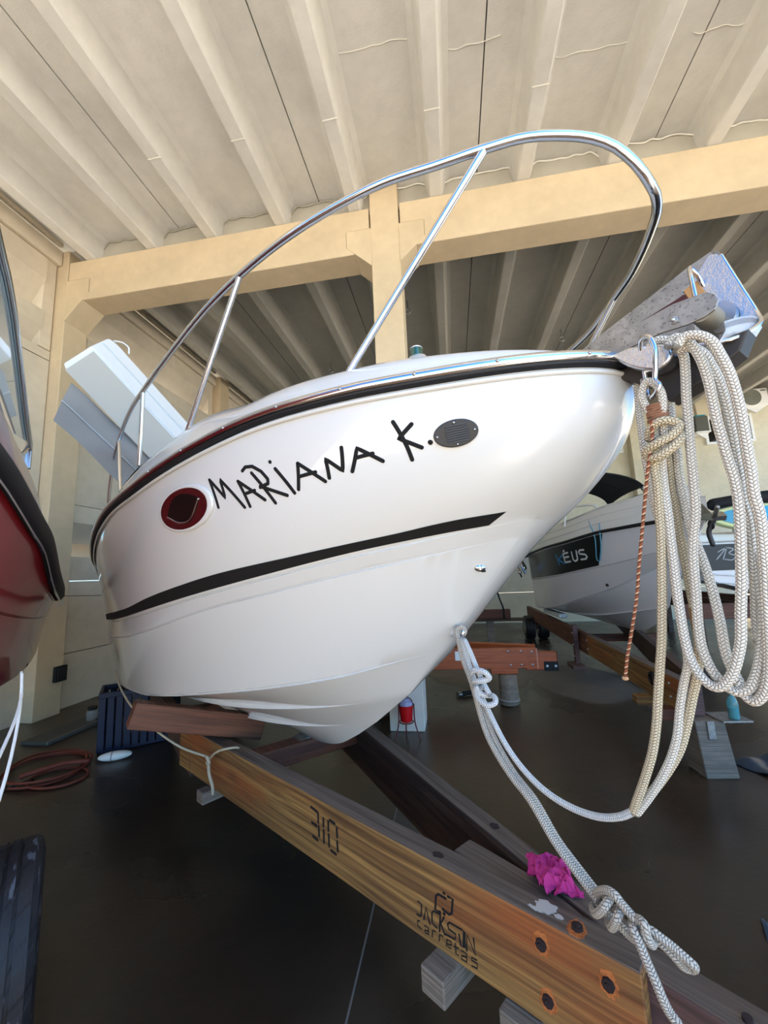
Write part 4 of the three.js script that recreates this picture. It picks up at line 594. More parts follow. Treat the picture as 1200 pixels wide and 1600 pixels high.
  const dirt = makeTexture(256, 256, (u, v) => { const n = fbm(u, v, 30, 30, 405, 3), k = 0.055 + 0.05 * n; return n > 0.7 ? [0.3, 0.31, 0.34] : [k, k, k * 1.25]; });
  part(wh, 'tyre', wheelGeo(0.3, 0.24, 4), std({ map: dirt, bumpMap: rep(lug, 1, 1), bumpScale: 0.006, roughness: 0.65 })); part(wh, 'wheel_hub', cyl(0.17, 0.17, 0.2, [0, 0, 0], 30).rotateX(PI / 2), M.steel);
}
{
  const hose = thing('cable_coil', 'coiled dark orange extension lead on the floor by the wall', 'cable', [-3.43, 0, -3.16]); hose.scale.setScalar(0.84);
  const om = std({ color: '#74301f', roughness: 0.6 }), loops = [[0.0, 0.02, 0.42, 0.36, 0.012], [-0.03, -0.03, 0.44, 0.33, 0.03], [0.05, 0.02, 0.38, 0.35, 0.045]];
  for (const [x, z, a, b, y] of loops) part(hose, 'loop', tube(Array.from({ length: 20 }, (_, i) => { const q = i / 20 * 2 * PI; return [x + a * Math.cos(q) * 0.75 - b * Math.sin(q) * 0.6, y + 0.006 * Math.sin(q * 3), z + a * Math.cos(q) * 0.6 + b * Math.sin(q) * 0.75]; }), 0.011, 120, 8, true), om);
  part(hose, 'loop', tube(Array.from({ length: 16 }, (_, i) => { const q = i / 16 * 2 * PI; return [0.3 + 0.26 * Math.cos(q), 0.014, 0.16 + 0.2 * Math.sin(q)]; }), 0.011, 90, 8, true), om);
  part(hose, 'bundle', tube([[0.0, 0.05, 0.25], [0.12, 0.07, 0.12], [0.22, 0.07, 0.0], [0.36, 0.05, -0.1]], 0.022, 40, 10), om);
  part(hose, 'tail', tube([[0.1, 0.02, 0.25], [-0.1, 0.014, 0.62], [-0.3, 0.013, 1.0], [-0.6, 0.013, 1.6]], 0.011, 60, 8), std({ color: '#2a1d1c', roughness: 0.6 }));
  const pk = thing('floor_board', 'long dark grey board lying along the foot of the left wall', 'board', [-4.08, 0, -4.35]); part(pk, 'board', bx(0.3, 0.03, 1.5, 0.005, [0, 0.016, 0]), std({ color: '#4a4c48', map: rep(grime, 1, 1), roughness: 0.8 })); part(pk, 'edge_strip', bx(0.02, 0.036, 1.5, 0.004, [0.15, 0.019, 0]), std({ color: '#6b6a66', roughness: 0.7 }));
  const jar = thing('clear_jar', 'small clear plastic jar with a dark lid on the grey board', 'jar', [-4.03, 0.032, -4.2]); part(jar, 'jar_body', new THREE.LatheGeometry([[0, 0], [0.05, 0], [0.055, 0.02], [0.055, 0.09], [0.045, 0.11]].map((q) => new THREE.Vector2(...q)), 24), phy({ color: '#dfe3e4', roughness: 0.15, transmission: 0.8, thickness: 0 })); part(jar, 'lid', cyl(0.046, 0.046, 0.03, [0, 0.125, 0]), M.black);
  const cr = thing('plastic_crate', 'dark blue slatted plastic crate in the dim space behind the trailer', 'crate', [-3.12, 0, -3.76], 0.69); const cm = std({ color: '#0c1536', roughness: 0.5 });
  part(cr, 'crate_base', bx(0.58, 0.03, 0.36, 0.006, [0, 0.02, 0]), cm); part(cr, 'crate_rim', [bx(0.6, 0.05, 0.03, 0.008, [0, 0.5, 0.175]), bx(0.6, 0.05, 0.03, 0.008, [0, 0.5, -0.175]), bx(0.03, 0.05, 0.36, 0.008, [0.285, 0.5, 0]), bx(0.03, 0.05, 0.36, 0.008, [-0.285, 0.5, 0])], cm);
  for (let i = 0; i < 9; i++) for (const z of [0.175, -0.175]) part(cr, 'slat', bx(0.054, 0.48, 0.016, 0.004, [-0.268 + i * 0.067, 0.26, z]), cm);
  for (let i = 0; i < 5; i++) for (const x of [0.285, -0.285]) part(cr, 'slat', bx(0.016, 0.48, 0.054, 0.004, [x, 0.26, -0.134 + i * 0.067]), cm);
  const fl = thing('float', 'small pale foam float lying in front of the dark blue crate', 'float', [-3.0, 0.036, -3.36], 0.5); part(fl, 'float_body', new THREE.SphereGeometry(1, 28, 16).scale(0.13, 0.036, 0.05).translate(0.02, 0, 0), M.whitePaint); part(fl, 'strap', new THREE.TorusGeometry(0.045, 0.006, 8, 24).scale(1, 0.75, 1).rotateY(PI / 2), M.vinylGrey);
  const sb = thing('socket_box', 'small black box fixed low on the left wall pillar', 'box', [-4.735, 0.47, -4.42]); part(sb, 'box_body', bx(0.05, 0.18, 0.15, 0.01, [0.02, 0, 0]), M.black); part(sb, 'box_lid', bx(0.012, 0.15, 0.12, 0.006, [0.05, 0, 0]), M.rubber);
  const cb = thing('wall_cable', 'thin grey cable strung along the left wall from the pillar', 'cable', [-4.8, 1.38, -4.4]); part(cb, 'cable_run', tube([[0.05, 0.02, 0.2], [0.06, 0.0, -0.1], [0.03, -0.03, -0.9], [0.0, -0.02, -1.8]], 0.006, 50, 6), std({ color: '#77736b', roughness: 0.8 })); part(cb, 'cable_loop', new THREE.TorusGeometry(0.035, 0.004, 8, 24).scale(1, 1.4, 1).rotateY(0.7).translate(0.07, -0.05, 0.05), std({ color: '#9aa4a8', roughness: 0.7 }));
  for (const [x, y, z, label] of [[2.35, 6.02, -7.8, 'small steel ceiling hook with wires, right, above the bow of the white boat'], [-2.3, 6.02, -7.95, 'small steel ceiling hook seen just above the white deck, left of the pillar'], [-0.47, 6.02, -6.3, 'small steel ceiling stud beside the middle pillar']]) {
    const h = thing('ceiling_hook', label, 'hook', [x, y, z]); part(h, 'hook_rod', cyl(0.012, 0.012, 0.16, [0, -0.08, 0], 10), M.steel); part(h, 'hook_ring', new THREE.TorusGeometry(0.045, 0.011, 8, 24).translate(0, -0.2, 0), M.steel);
    if (x > 1) part(h, 'hanging_wire', [tube([[0, -0.24, 0], [-0.12, -0.5, 0], [-0.2, -0.7, 0]], 0.006, 10, 6), tube([[0, -0.24, 0], [0.03, -0.5, 0], [0.05, -0.7, 0]], 0.006, 10, 6)], M.steel);
  }
}
const blueHull = { L: 4.25, curves: [
  { x0: 0, b: breadth(0.85, 2.6, 1.6, 1, 0.01), y: interp([0, 0.23, 0.46, 0.94, 1.13, 1.9, 3.85], [1.9, 1.895, 1.895, 1.883, 1.878, 1.813, 1.747]) },
  { x0: -0.25, b: breadth(0.807, 2.6, 1.6, 1, 0.01), y: interp([0, 0.395, 0.908, 1.153, 2.105, 4], [1.68, 1.601, 1.507, 1.477, 1.368, 1.27]), step: 0.012 },
  { x0: -0.6, b: breadth(0.765, 2.6, 1.6, 1, 0.01), y: interp([0, 0.18, 0.81, 1.46, 2.23, 3.48], [1.52, 1.467, 1.225, 1.053, 0.881, 0.777]), step: 0.02 },
  { x0: -0.9, b: breadth(0.467, 2.6, 1.6, 1, 0.005), y: interp([0, 0.118, 0.588, 1.336, 2.5], [1.03, 1.002, 0.912, 0.799, 0.74]), strake: 0.02 },
  { x0: -1.25, b: () => 0, y: interp([0, 0.3, 0.8, 3], [0.8, 0.7, 0.65, 0.62]) } ] };
// ------------------------------------------------------------------ behind, on the right: second white boat on its trailer
const KEEL = [2.25, 0, -4.0];
{
  const t = thing('motor_boat', 'white and grey motor boat with a black name panel, behind the hanging rope', 'boat', KEEL, -PI / 2);
  const H = blueHull, A = H.curves[0];
  part(t, 'hull', hullGeometry(H, 80, 6), M.gelcoatGrey);
  const edge = (side) => Array.from({ length: 60 }, (_, i) => { const s = Math.pow(i / 59, 1.8) * 4.2; return V(-s, A.y(s), A.b(s) * side); }), whole = [...edge(-1).reverse(), ...edge(1).slice(1)];
  part(t, 'rub_rail', sweep(whole, [[-0.01, -0.018], [0.014, -0.014], [0.02, 0.004], [0.014, 0.018], [-0.01, 0.022]]), M.rubber);
  const prof = [[1, 0.02], [0.985, 0.1], [0.99, 0.11], [0.96, 0.19], [0.965, 0.2], [0.93, 0.27], [0.86, 0.31], [0.6, 0.34], [0.3, 0.36], [0, 0.37]];
  const rows = Array.from({ length: 46 }, (_, i) => { const s = Math.pow(i / 45, 1.6) * 4.2, k = 0.45 + 0.55 * smooth(0, 0.5, s), b = A.b(s); const half = prof.map(([f, h]) => [f, A.y(s) + h * k]); return [...half.map(([f, y]) => V(-s, y, -f * b)), ...half.slice(0, -1).reverse().map(([f, y]) => V(-s, y, f * b))]; });
  part(t, 'deck', toCreasedNormals(gridGeo(rows).toNonIndexed(), 0.25), M.gelcoat);
  const pr = []; for (let i = 0; i <= 30; i++) pr.push([0.06, 0.35, 0.65, 0.97].map((v) => { const tt = lerp(0.261 + 0.028 * v, 0.975, i / 30), p = hullPoint(H, 0, tt, v); return p.addScaledVector(hullNormal(H, 0, tt, v), 0.004); }));
  part(t, 'name_panel', gridGeo(pr), M.blackGloss, 'glossy black panel');
  const letters = [[[[0.333, 0.5097], [0.651, 0.4972]], [[0.373, 0.4619], [0.499, 0.5005], [0.656, 0.4609]]], [[[0.344, 0.4309], [0.346, 0.4609], [0.635, 0.4544], [0.642, 0.4224]], [[0.475, 0.4588], [0.478, 0.4286]], [[0.275, 0.4555], [0.253, 0.4508]]], [[[0.358, 0.4088], [0.616, 0.4056], [0.672, 0.3961], [0.649, 0.3838], [0.611, 0.3819], [0.364, 0.3832]]], [[[0.393, 0.3465], [0.371, 0.3635], [0.423, 0.3726], [0.487, 0.3663], [0.541, 0.3422], [0.621, 0.3337], [0.684, 0.3411], [0.666, 0.364]]]];
  const blue = std({ color: '#2f7fb5', roughness: 0.4 }), pale = std({ color: '#d9dcdf', roughness: 0.4 });
  letters.forEach((l, i) => part(t, 'letter', l.map((s) => { const P = [], N = []; for (let k = 0; k < s.length - 1; k++) for (let j = k ? 1 : 0; j <= 4; j++) { const v = lerp(s[k][0], s[k + 1][0], j / 4), q = lerp(s[k][1], s[k + 1][1], j / 4); const n = hullNormal(H, 0, q, v); P.push(hullPoint(H, 0, q, v).addScaledVector(n, 0.005)); N.push(n); } return stroke(P, N, 0.022, 0.002); }), i ? pale : blue));
  const sc = part(t, 'scupper', new THREE.SphereGeometry(0.02, 12, 8).translate(0, 0, 0), M.black); sc.position.copy(hullPoint(H, 1, 0.255, 0.795));
  const rl = part(t, 'deck_rail', tube([[-1.25, 2.14, 0.46], [-1.32, 2.21, 0.48], [-1.7, 2.27, 0.6], [-2.2, 2.27, 0.76], [-3.2, 2.25, 0.78], [-3.3, 2.08, 0.78]], 0.014, 60, 10), M.whitePaint); for (const s of [1.7, 2.6]) part(rl, 'stanchion', bar([-s, 2.02, 0.76], [-s, 2.27, 0.72], 0.01), M.whitePaint);
  // bow roller with a claw anchor
  const br = part(t, 'bow_roller', (() => { const g = extrude([[-0.1, 1.9], [0.12, 1.9], [0.16, 1.86], [0.14, 1.83], [-0.04, 1.86]], 0.09, 0.004); g.translate(0, 0, -0.045); return g; })(), M.steel);
  part(br, 'roller_cheek', (() => { const g = extrude([[-0.1, 1.9], [-0.06, 2.0], [0.02, 1.99], [0.12, 1.9]], 0.006, 0.001); g.translate(0, 0, 0.045); return g; })(), M.galvanised);
  part(br, 'anchor_claw', tube([[0.14, 1.86, 0.04], [0.19, 1.88, 0.05], [0.24, 1.93, 0.06]], 0.018, 20, 10), M.galvanised); part(br, 'anchor_shank', tube([[0.1, 1.84, 0.02], [0.06, 1.74, 0.05], [0.05, 1.63, 0.03]], 0.02, 20, 10), std({ color: '#34363a', metalness: 0.6, roughness: 0.4 })); part(br, 'anchor_ring', new THREE.TorusGeometry(0.035, 0.009, 8, 24).translate(0.07, 1.8, 0.03), M.rubber);
  // chrome bracket folded at the stern corner
  const lad = part(t, 'stern_ladder', [tube([[-4.1, 1.62, 0.9], [-4.05, 1.55, 1.02], [-3.95, 1.38, 0.98]], 0.045, 24, 10), tube([[-4.1, 1.58, 0.96], [-4.1, 1.45, 1.08], [-3.98, 1.3, 1.06]], 0.035, 24, 10)], M.chrome); lad.position.set(0, 0.11, -0.03); part(lad, 'ladder_step', bx(0.08, 0.16, 0.03, 0.008, [-3.94, 1.35, 1.0], [0.4, 0, 0.2]), M.chrome); part(lad, 'ladder_hinge', [bx(0.18, 0.07, 0.12, 0.02, [-4.1, 1.66, 0.93]), tube([[-4.1, 1.6, 0.97], [-4.12, 1.4, 1.06], [-4.1, 1.22, 1.02]], 0.014, 16, 8)], std({ color: '#25262a', metalness: 0.5, roughness: 0.35 }));
  // dark sunshade on a bent frame
  const shade = (u, q) => { const arch = Math.pow(Math.max(0, 1 - q * q * 0.97), 0.5); return V(-2.75 - 0.25 * arch * (1 - u) - u * 1.5, 2.6 + 0.38 * arch + 0.04 * Math.sin(u * PI) - 0.06 * u, q * 0.74); };
  const bim = part(t, 'sunshade', (() => { const r = []; for (let i = 0; i <= 16; i++) r.push(Array.from({ length: 25 }, (_, j) => shade(i / 16, j / 12 - 1))); return [gridGeo(r).toNonIndexed(), gridGeo(r.map((k) => k.map((p) => p.clone().add(V(0, -0.012, 0)))), true).toNonIndexed()]; })(), std({ color: '#231e1f', roughness: 0.85 }), 'dark canvas sunshade');
  for (const u of [0, 0.5, 1]) part(bim, 'hem', tube(Array.from({ length: 25 }, (_, j) => shade(u, j / 12 - 1)), 0.016, 80, 8), M.black);
  for (const s of [1, -1]) { part(bim, 'leg', [tube([[-2.78, 2.66, 0.73 * s], [-2.85, 2.4, 0.75 * s], [-2.9, 2.1, 0.75 * s]], 0.013, 20, 8), tube([[-2.9, 2.68, 0.73 * s], [-2.6, 2.4, 0.74 * s], [-2.4, 2.12, 0.74 * s]], 0.011, 20, 8)], M.steel); part(bim, 'leg', tube([[-4.15, 2.55, 0.73 * s], [-4.0, 2.3, 0.75 * s], [-3.95, 2.1, 0.75 * s]], 0.012, 20, 8), M.steel); }
  const cd = thing('blue_cord', 'thin light blue cord looped over the deck edge, hanging across the black panel', 'cord', KEEL, -PI / 2);
  const bm = std({ color: '#5fa3bd', roughness: 0.8 });
  const cp = (l) => l.map(([x, y, z]) => [x - 0.34, y, z - 0.1]);
  part(cd, 'cord_loop', tube(cp([[-1.12, 2.15, 0.5], [-1.1, 2.13, 0.62], [-1.0, 2.02, 0.665], [-0.9, 1.83, 0.655], [-0.93, 1.7, 0.645], [-1.0, 1.6, 0.63], [-1.02, 1.55, 0.615], [-0.99, 1.54, 0.605], [-0.95, 1.6, 0.6], [-0.86, 1.72, 0.61], [-0.8, 1.83, 0.625], [-0.82, 1.98, 0.61], [-0.88, 2.12, 0.56], [-0.95, 2.16, 0.48]]), 0.0065, 160, 8), bm); part(cd, 'cord_hitch', tube(cp([[-0.9, 2.16, 0.48], [-1.0, 2.175, 0.5], [-1.1, 2.17, 0.47], [-0.98, 2.18, 0.42], [-0.7, 2.17, 0.3], [-0.4, 2.15, 0.2]]), 0.009, 80, 8), bm);
}
{
  const t = thing('boat_trailer', 'timber trailer under the boat with the black name panel, its rear end dark red', 'trailer', [1.65, 0, -3.5], -PI / 2);
  part(t, 'side_rail', bx(2.25, 0.24, 0.08, 0.006, [-1.125, 0.5, 0]), M.woodFace, 'near rail, honey coloured wood'); part(t, 'side_rail', bx(4.3, 0.25, 0.075, 0.006, [-4.35, 0.5, 0.004]), M.woodRust, 'near rail, dark red painted rear');
  part(t, 'worn_top', bx(2.24, 0.006, 0.078, 0.002, [-1.125, 0.621, 0]), M.woodTop);
  const r2 = part(t, 'side_rail', bx(6.2, 0.24, 0.075, 0.006, [-3.1, 0.5, 0]), M.woodBrown); r2.position.set(-0.15, 0, -0.13); r2.rotation.y = -0.24;
  part(t, 'bunk_pad', bx(1.2, 0.07, 0.12, 0.02, [-4.1, 0.71, -0.02], [0, 0, 0.02]), M.vinyl); 
  const st = part(t, 'bracket', bx(0.08, 0.5, 0.06, 0.006, [-2.55, 0.46, 0.085]), M.woodPlum); part(st, 'bracket_foot', bx(0.3, 0.05, 0.16, 0.006, [-2.5, 0.19, 0.12]), M.woodPlum); for (const y of [0.3, 0.45, 0.6]) part(st, 'bolt', new THREE.SphereGeometry(0.012, 8, 6).translate(-2.55, y, 0.118), M.steel);
  part(t, 'cross_member', bx(0.1, 0.07, 0.3, 0.006, [-0.52, 0.345, 0.03]), M.woodFace, 'pale yellow wedge under the near rail'); part(t, 'cross_member', bx(0.12, 0.08, 0.26, 0.006, [-0.16, 0.35, 0.03]), M.woodRust);
  part(t, 'cross_member', bx(0.1, 0.1, 1.3, 0.006, [-3.2, 0.43, -0.6]), M.woodRust);
  for (const [x, y] of [[-0.02, 0.56], [-0.02, 0.46], [-0.18, 0.56], [-0.18, 0.46], [-2.2, 0.56], [-2.2, 0.45]]) part(t, 'bolt', new THREE.SphereGeometry(0.011, 8, 6).translate(x, y, 0.042), M.steel);
  part(t, 'tie_ring', new THREE.TorusGeometry(0.045, 0.012, 8, 24, 4.6).translate(-0.45, 0.53, 0.05), M.black);
  part(t, 'head_plate', bx(0.02, 0.22, 0.12, 0.004, [0.02, 0.5, -0.02]), M.woodPlum);
  for (const z of [0.12, -0.15]) { const w = part(t, 'wheel', wheelGeo(0.24, 0.2), M.rubber); w.position.set(-5.9, 0.242, z); part(w, 'wheel_hub', cyl(0.13, 0.13, 0.202, [0, 0, 0], 20).rotateX(PI / 2), M.steel); }
  part(t, 'axle', cyl(0.03, 0.03, 0.5, [0, 0, 0], 12).rotateX(PI / 2).translate(-5.9, 0.24, -0.1), M.steel); part(t, 'axle_block', [bx(0.2, 0.16, 0.09, 0.01, [-5.9, 0.31, 0])], M.woodRust);
  const p = thing('timber_prop', 'thick weathered timber block standing under the trailer front, beside the bottle', 'post', [1.74, 0, -3.5], 0.1);
  part(p, 'post', (() => { const g = bx(0.2, 0.38, 0.2, 0.008, [0, 0.19, 0]); const q = g.attributes.position; for (let i = 0; i < q.count; i++) { const k = 1 + 0.1 * (0.38 - q.getY(i)) / 0.38; q.setX(i, q.getX(i) * k - 0.04 * (q.getY(i) / 0.38)); } g.computeVertexNormals(); return g; })(), M.woodPale);
  part(p, 'chamfer_strip', bx(0.05, 0.12, 0.012, 0.004, [-0.04, 0.32, 0.106]), M.galvanised);
  part(p, 'step_plate', bx(0.2, 0.012, 0.2, 0.003, [0.12, 0.386, 0.05]), M.galvanised);
  const b = thing('water_bottle', 'small clear turquoise plastic water bottle standing on the trailer prop', 'bottle', [1.885, 0.392, -3.42]);
  const pet = phy({ color: '#9adfe0', roughness: 0.1, transmission: 0.75, thickness: 0 });
  part(b, 'bottle_body', new THREE.LatheGeometry([[0, 0], [0.028, 0], [0.033, 0.008], [0.033, 0.05], [0.03, 0.056], [0.033, 0.062], [0.033, 0.105], [0.024, 0.135], [0.012, 0.15], [0.012, 0.165]].map((q) => new THREE.Vector2(...q)), 24), pet); part(b, 'bottle_water', cyl(0.03, 0.03, 0.07, [0, 0.037, 0], 20), phy({ color: '#3f9aa0', roughness: 0.1 })); part(b, 'bottle_cap', cyl(0.0145, 0.0145, 0.022, [0, 0.172, 0], 18), std({ color: '#1d7f86', roughness: 0.5 }));
}
{  // third boat, its transom towards us, with a paddle board laid on it
  const t = thing('motor_boat', 'white boat with a black transom panel and script lettering, at the right edge', 'boat', [4.5, 0, -6.2]);
  const s = []; const P = [[-1.2, 1.82], [-1.2, 1.36], [-1.12, 1.3], [-1.1, 1.22], [0, 0.9], [1.1, 1.22], [1.12, 1.3], [1.2, 1.36], [1.2, 1.82]];
  for (let i = 0; i <= 14; i++) { const u = i / 14, k = Math.pow(Math.max(0, 1 - Math.pow(u, 2.6)), 0.6); s.push(P.map(([x, y]) => V(x * Math.max(0.01, k), y + 0.5 * u * u * (1.9 - y) + 0.1 * u, -4.4 * u))); }
  part(t, 'hull', toCreasedNormals(gridGeo(s, true).toNonIndexed(), 0.25), M.gelcoatGrey); const tr = extrude(P, 0.02, 0.004); part(t, 'transom', tr, M.gelcoatGrey);
  part(t, 'name_panel', extrude([[-1.16, 1.7], [-1.16, 1.36], [1.16, 1.36], [1.16, 1.7]], 0.01, 0.003).translate(0, 0, 0.022), std({ color: '#171718', roughness: 0.4 })); part(t, 'gunwale', bx(2.46, 0.13, 0.2, 0.03, [0, 1.79, -0.03]), M.gelcoat); part(t, 'deck', (() => { const g = extrude([[-1.2, 0], [-1.2, 1.6], [-0.9, 3], [-0.3, 4.1], [0.3, 4.1], [0.9, 3], [1.2, 1.6], [1.2, 0]], 0.05, 0.01); g.rotateX(-PI / 2).translate(0, 1.8, 0); return g; })(), M.gelcoat);
  const sp = [[[-1.02, 1.5], [-0.93, 1.6], [-0.88, 1.66], [-0.94, 1.5]], [[-0.99, 1.6], [-0.88, 1.65], [-0.8, 1.63], [-0.86, 1.58], [-0.79, 1.54], [-0.83, 1.49], [-0.92, 1.5]], [[-0.78, 1.51], [-0.74, 1.56], [-0.72, 1.51], [-0.68, 1.56], [-0.66, 1.51], [-0.61, 1.55], [-0.58, 1.51], [-0.52, 1.54], [-0.46, 1.51], [-0.38, 1.55]]];
  part(t, 'script_lettering', sp.map((k) => { const c = curveOf(k.map(([x, y]) => [x, y, 0.035])).getPoints(40); return stroke(c, c.map(() => V(0, 0, 1)), 0.013, 0.002); }), std({ color: '#a9aaab', roughness: 0.5 }));
  for (const [y, x] of [[1.31, -1.1], [1.2, -1.05]]) part(t, 'moulding_line', tube([[x, y, 0.03], [-0.5, y - 0.06, 0.03], [0.2, y - 0.12, 0.03]], 0.012, 20, 6), M.gelcoat);
  const bd = thing('paddle_board', 'turquoise board with a pale yellow rim lying on the boat at the right edge', 'board', [4.3, 1.99, -6.0]);
  const oval = (a, b) => Array.from({ length: 48 }, (_, i) => { const q = i / 48 * 2 * PI; return [a * Math.cos(q), b * Math.sin(q) * (1 - 0.12 * Math.cos(q))]; });
  const bo = part(bd, 'board_body', extrude(oval(0.98, 0.17), 0.05, 0.02), std({ color: '#d3dca0', roughness: 0.4 })); part(bo, 'board_face', extrude(oval(0.92, 0.145), 0.008, 0.004).translate(0, 0, 0.072), phy({ color: '#2f9fc4', roughness: 0.25, clearcoat: 1 })); bd.rotation.set(-0.25, 0.12, 0.0);
  for (const y of [-0.06, -0.03, 0.0]) part(bo, 'pinstripe', tube([[-0.75, y, 0.086], [-0.4, y - 0.02, 0.086], [0.2, y - 0.02, 0.086]], 0.004, 20, 6), std({ color: '#1c6f92' }));
  part(bd, 'board_underside', extrude(oval(0.99, 0.18), 0.03, 0.015).translate(0.03, 0.03, -0.05), std({ color: '#a39e86', roughness: 0.6 }));
  const tt = thing('boat_trailer', 'dark red trailer beam under the boat at the right edge', 'trailer', [4.5, 0, -6.3]); part(tt, 'cross_beam', bx(2.9, 0.2, 0.12, 0.008, [0, 0.82, 0.0]), M.woodRust); for (const x of [-1.28, 1.28]) part(tt, 'leg', bx(0.1, 0.72, 0.1, 0.006, [x, 0.36, 0]), M.woodBrown); part(tt, 'side_rail', bx(0.1, 0.2, 3.6, 0.008, [-0.4, 0.78, -1.85]), M.woodRust); part(tt, 'side_rail', bx(0.1, 0.2, 3.6, 0.008, [0.4, 0.78, -1.85]), M.woodRust); part(tt, 'leg', bx(0.1, 0.68, 0.1, 0.006, [0, 0.34, -3.6]), M.woodBrown); part(tt, 'cross_beam', bx(1.2, 0.1, 0.1, 0.008, [0, 0.73, -3.6]), M.woodRust); part(tt, 'keel_block', bx(0.4, 0.08, 0.1, 0.006, [0, 0.9, -0.25]), M.woodPale);
  const dk = thing('rolled_cover', 'dark rolled cover lying behind the turquoise board', 'cover', [4.5, 2.0, -6.5]); part(dk, 'roll', tube([[-0.75, 0.28, 0], [-0.3, 0.33, 0.02], [0.2, 0.36, 0], [0.8, 0.38, -0.03]], 0.09, 50, 16), std({ color: '#17171a', roughness: 0.8 })); part(dk, 'tie', [new THREE.TorusGeometry(0.094, 0.008, 8, 24).rotateY(PI / 2).translate(-0.4, 0.322, 0.015), new THREE.TorusGeometry(0.094, 0.008, 8, 24).rotateY(PI / 2).translate(0.3, 0.362, 0)], M.vinylGrey); part(dk, 'support', [bar([-0.55, -0.15, 0], [-0.55, 0.25, 0], 0.02), bar([0.55, -0.15, 0], [0.55, 0.3, 0], 0.02)], M.steel);
}
{  // empty orange trailer pointing right, and a red-brown one far behind it
  const t = thing('boat_trailer', 'empty orange-brown varnished trailer, its tip pointing right, beyond the white bow', 'trailer', [1.05, 0, -5.05]);
  const rl = part(t, 'side_rail', bx(2.3, 0.22, 0.075, 0.008, [-1.33, 0.49, 0]), M.woodOrange); rl.rotation.y = 0.06; for (const [x, y] of [[-0.36, 0.57], [-0.5, 0.57], [-0.24, 0.56], [-0.36, 0.42], [-0.48, 0.42], [-0.24, 0.42]]) part(rl, 'bolt', new THREE.SphereGeometry(0.012, 8, 6).scale(1, 1, 0.6).translate(x, y, 0.04), M.steel);
  part(rl, 'joint_strip', bx(0.012, 0.22, 0.01, 0.002, [-0.185, 0.485, 0.04]), std({ color: '#c98a70', roughness: 0.6 })); part(rl, 'side_plate', bx(0.09, 0.1, 0.012, 0.003, [-1.05, 0.53, 0.042]), M.whitePaint);
  const r2 = part(t, 'side_rail', bx(2.2, 0.22, 0.075, 0.008, [-1.15, 0.5, 0]), M.woodOrange); r2.position.set(-0.12, 0, -0.1); r2.rotation.y = -0.3;
  const tip = part(t, 'tongue', bx(0.34, 0.19, 0.11, 0.01, [-0.14, 0.455, 0.0]), M.woodOrange); part(tip, 'tip_cap', bx(0.012, 0.19, 0.115, 0.003, [0.034, 0.455, 0]), M.woodRust); const pl = part(tip, 'coupling_plate', bx(0.15, 0.1, 0.01, 0.003, [-0.04, 0.405, 0.061]), M.black, 'black steel plate'); for (const x of [-0.085, 0.005]) part(pl, 'bolt', cyl(0.014, 0.014, 0.012, [0, 0, 0], 6).rotateX(PI / 2).translate(x, 0.41, 0.07), M.steel);
  part(t, 'prop_block', bx(0.3, 0.06, 0.16, 0.008, [-0.55, 0.355, 0]), M.woodOrange); const cw = [-1.9, 0.03]; part(t, 'cross_member', bx(0.1, 0.1, 1.1, 0.006, [-2.05, 0.37, -0.35]), M.woodOrange);
  for (const z of [0.25, -1.0]) { const w = part(t, 'wheel', wheelGeo(0.24, 0.18), M.rubber); w.position.set(-2.05, 0.242, z); part(w, 'wheel_hub', cyl(0.12, 0.12, 0.182, [0, 0, 0], 20).rotateX(PI / 2), M.steel); }
  const p = thing('timber_prop', 'round weathered post under the tip of the orange-brown trailer', 'post', [0.53, 0, -4.98]); part(p, 'post', new THREE.LatheGeometry([[0, 0], [0.09, 0], [0.105, 0.02], [0.108, 0.1], [0.1, 0.22], [0.1, 0.318], [0, 0.325]].map((q) => new THREE.Vector2(...q)), 20), M.woodPale); part(p, 'collar', new THREE.TorusGeometry(0.108, 0.008, 8, 28).rotateX(PI / 2).translate(0, 0.06, 0), M.vinylGrey);
  const f = thing('boat_trailer', 'far red-brown trailer beam on a pale post near the back wall', 'trailer', [0.75, 0, -8.5]); part(f, 'side_rail', bx(1.5, 0.18, 0.1, 0.01, [-0.45, 0.62, 0]), M.woodRust); part(f, 'cross_bar', bx(1.0, 0.035, 0.3, 0.006, [0.05, 0.515, 0]), M.woodBrown); part(f, 'leg', bx(0.14, 0.5, 0.12, 0.008, [-0.1, 0.25, 0]), M.woodPale); part(f, 'leg', bx(0.14, 0.53, 0.12, 0.008, [-1.05, 0.265, 0]), M.woodPale); part(f, 'strap', tube([[0.08, 1.1, -0.05], [0.12, 0.9, 0.02], [0.17, 0.72, 0.06], [0.17, 0.55, 0.06]], 0.016, 24, 8), M.black);
  // red bucket in its stand by the pillar foot
  const b = thing('bucket', 'red plastic bucket with a bluish lid in a thin-legged stand by the pillar foot', 'bucket', [-0.51, 0.145, -3.985]); part(b, 'bucket_body', new THREE.LatheGeometry([[0, 0], [0.045, 0], [0.056, 0.01], [0.068, 0.14], [0.071, 0.146]].map((q) => new THREE.Vector2(...q)), 28), phy({ color: '#c20d14', roughness: 0.3, clearcoat: 0.5 })); part(b, 'lid', [cyl(0.06, 0.066, 0.035, [0, 0.162, 0], 24), cyl(0.03, 0.05, 0.02, [0, 0.19, 0], 20)], std({ color: '#8f95b5', roughness: 0.5 })); part(b, 'handle', tube([[-0.07, 0.14, 0], [-0.05, 0.2, 0.02], [0.0, 0.225, 0.025], [0.05, 0.2, 0.02], [0.07, 0.14, 0]], 0.004, 30, 8), M.woodRust);
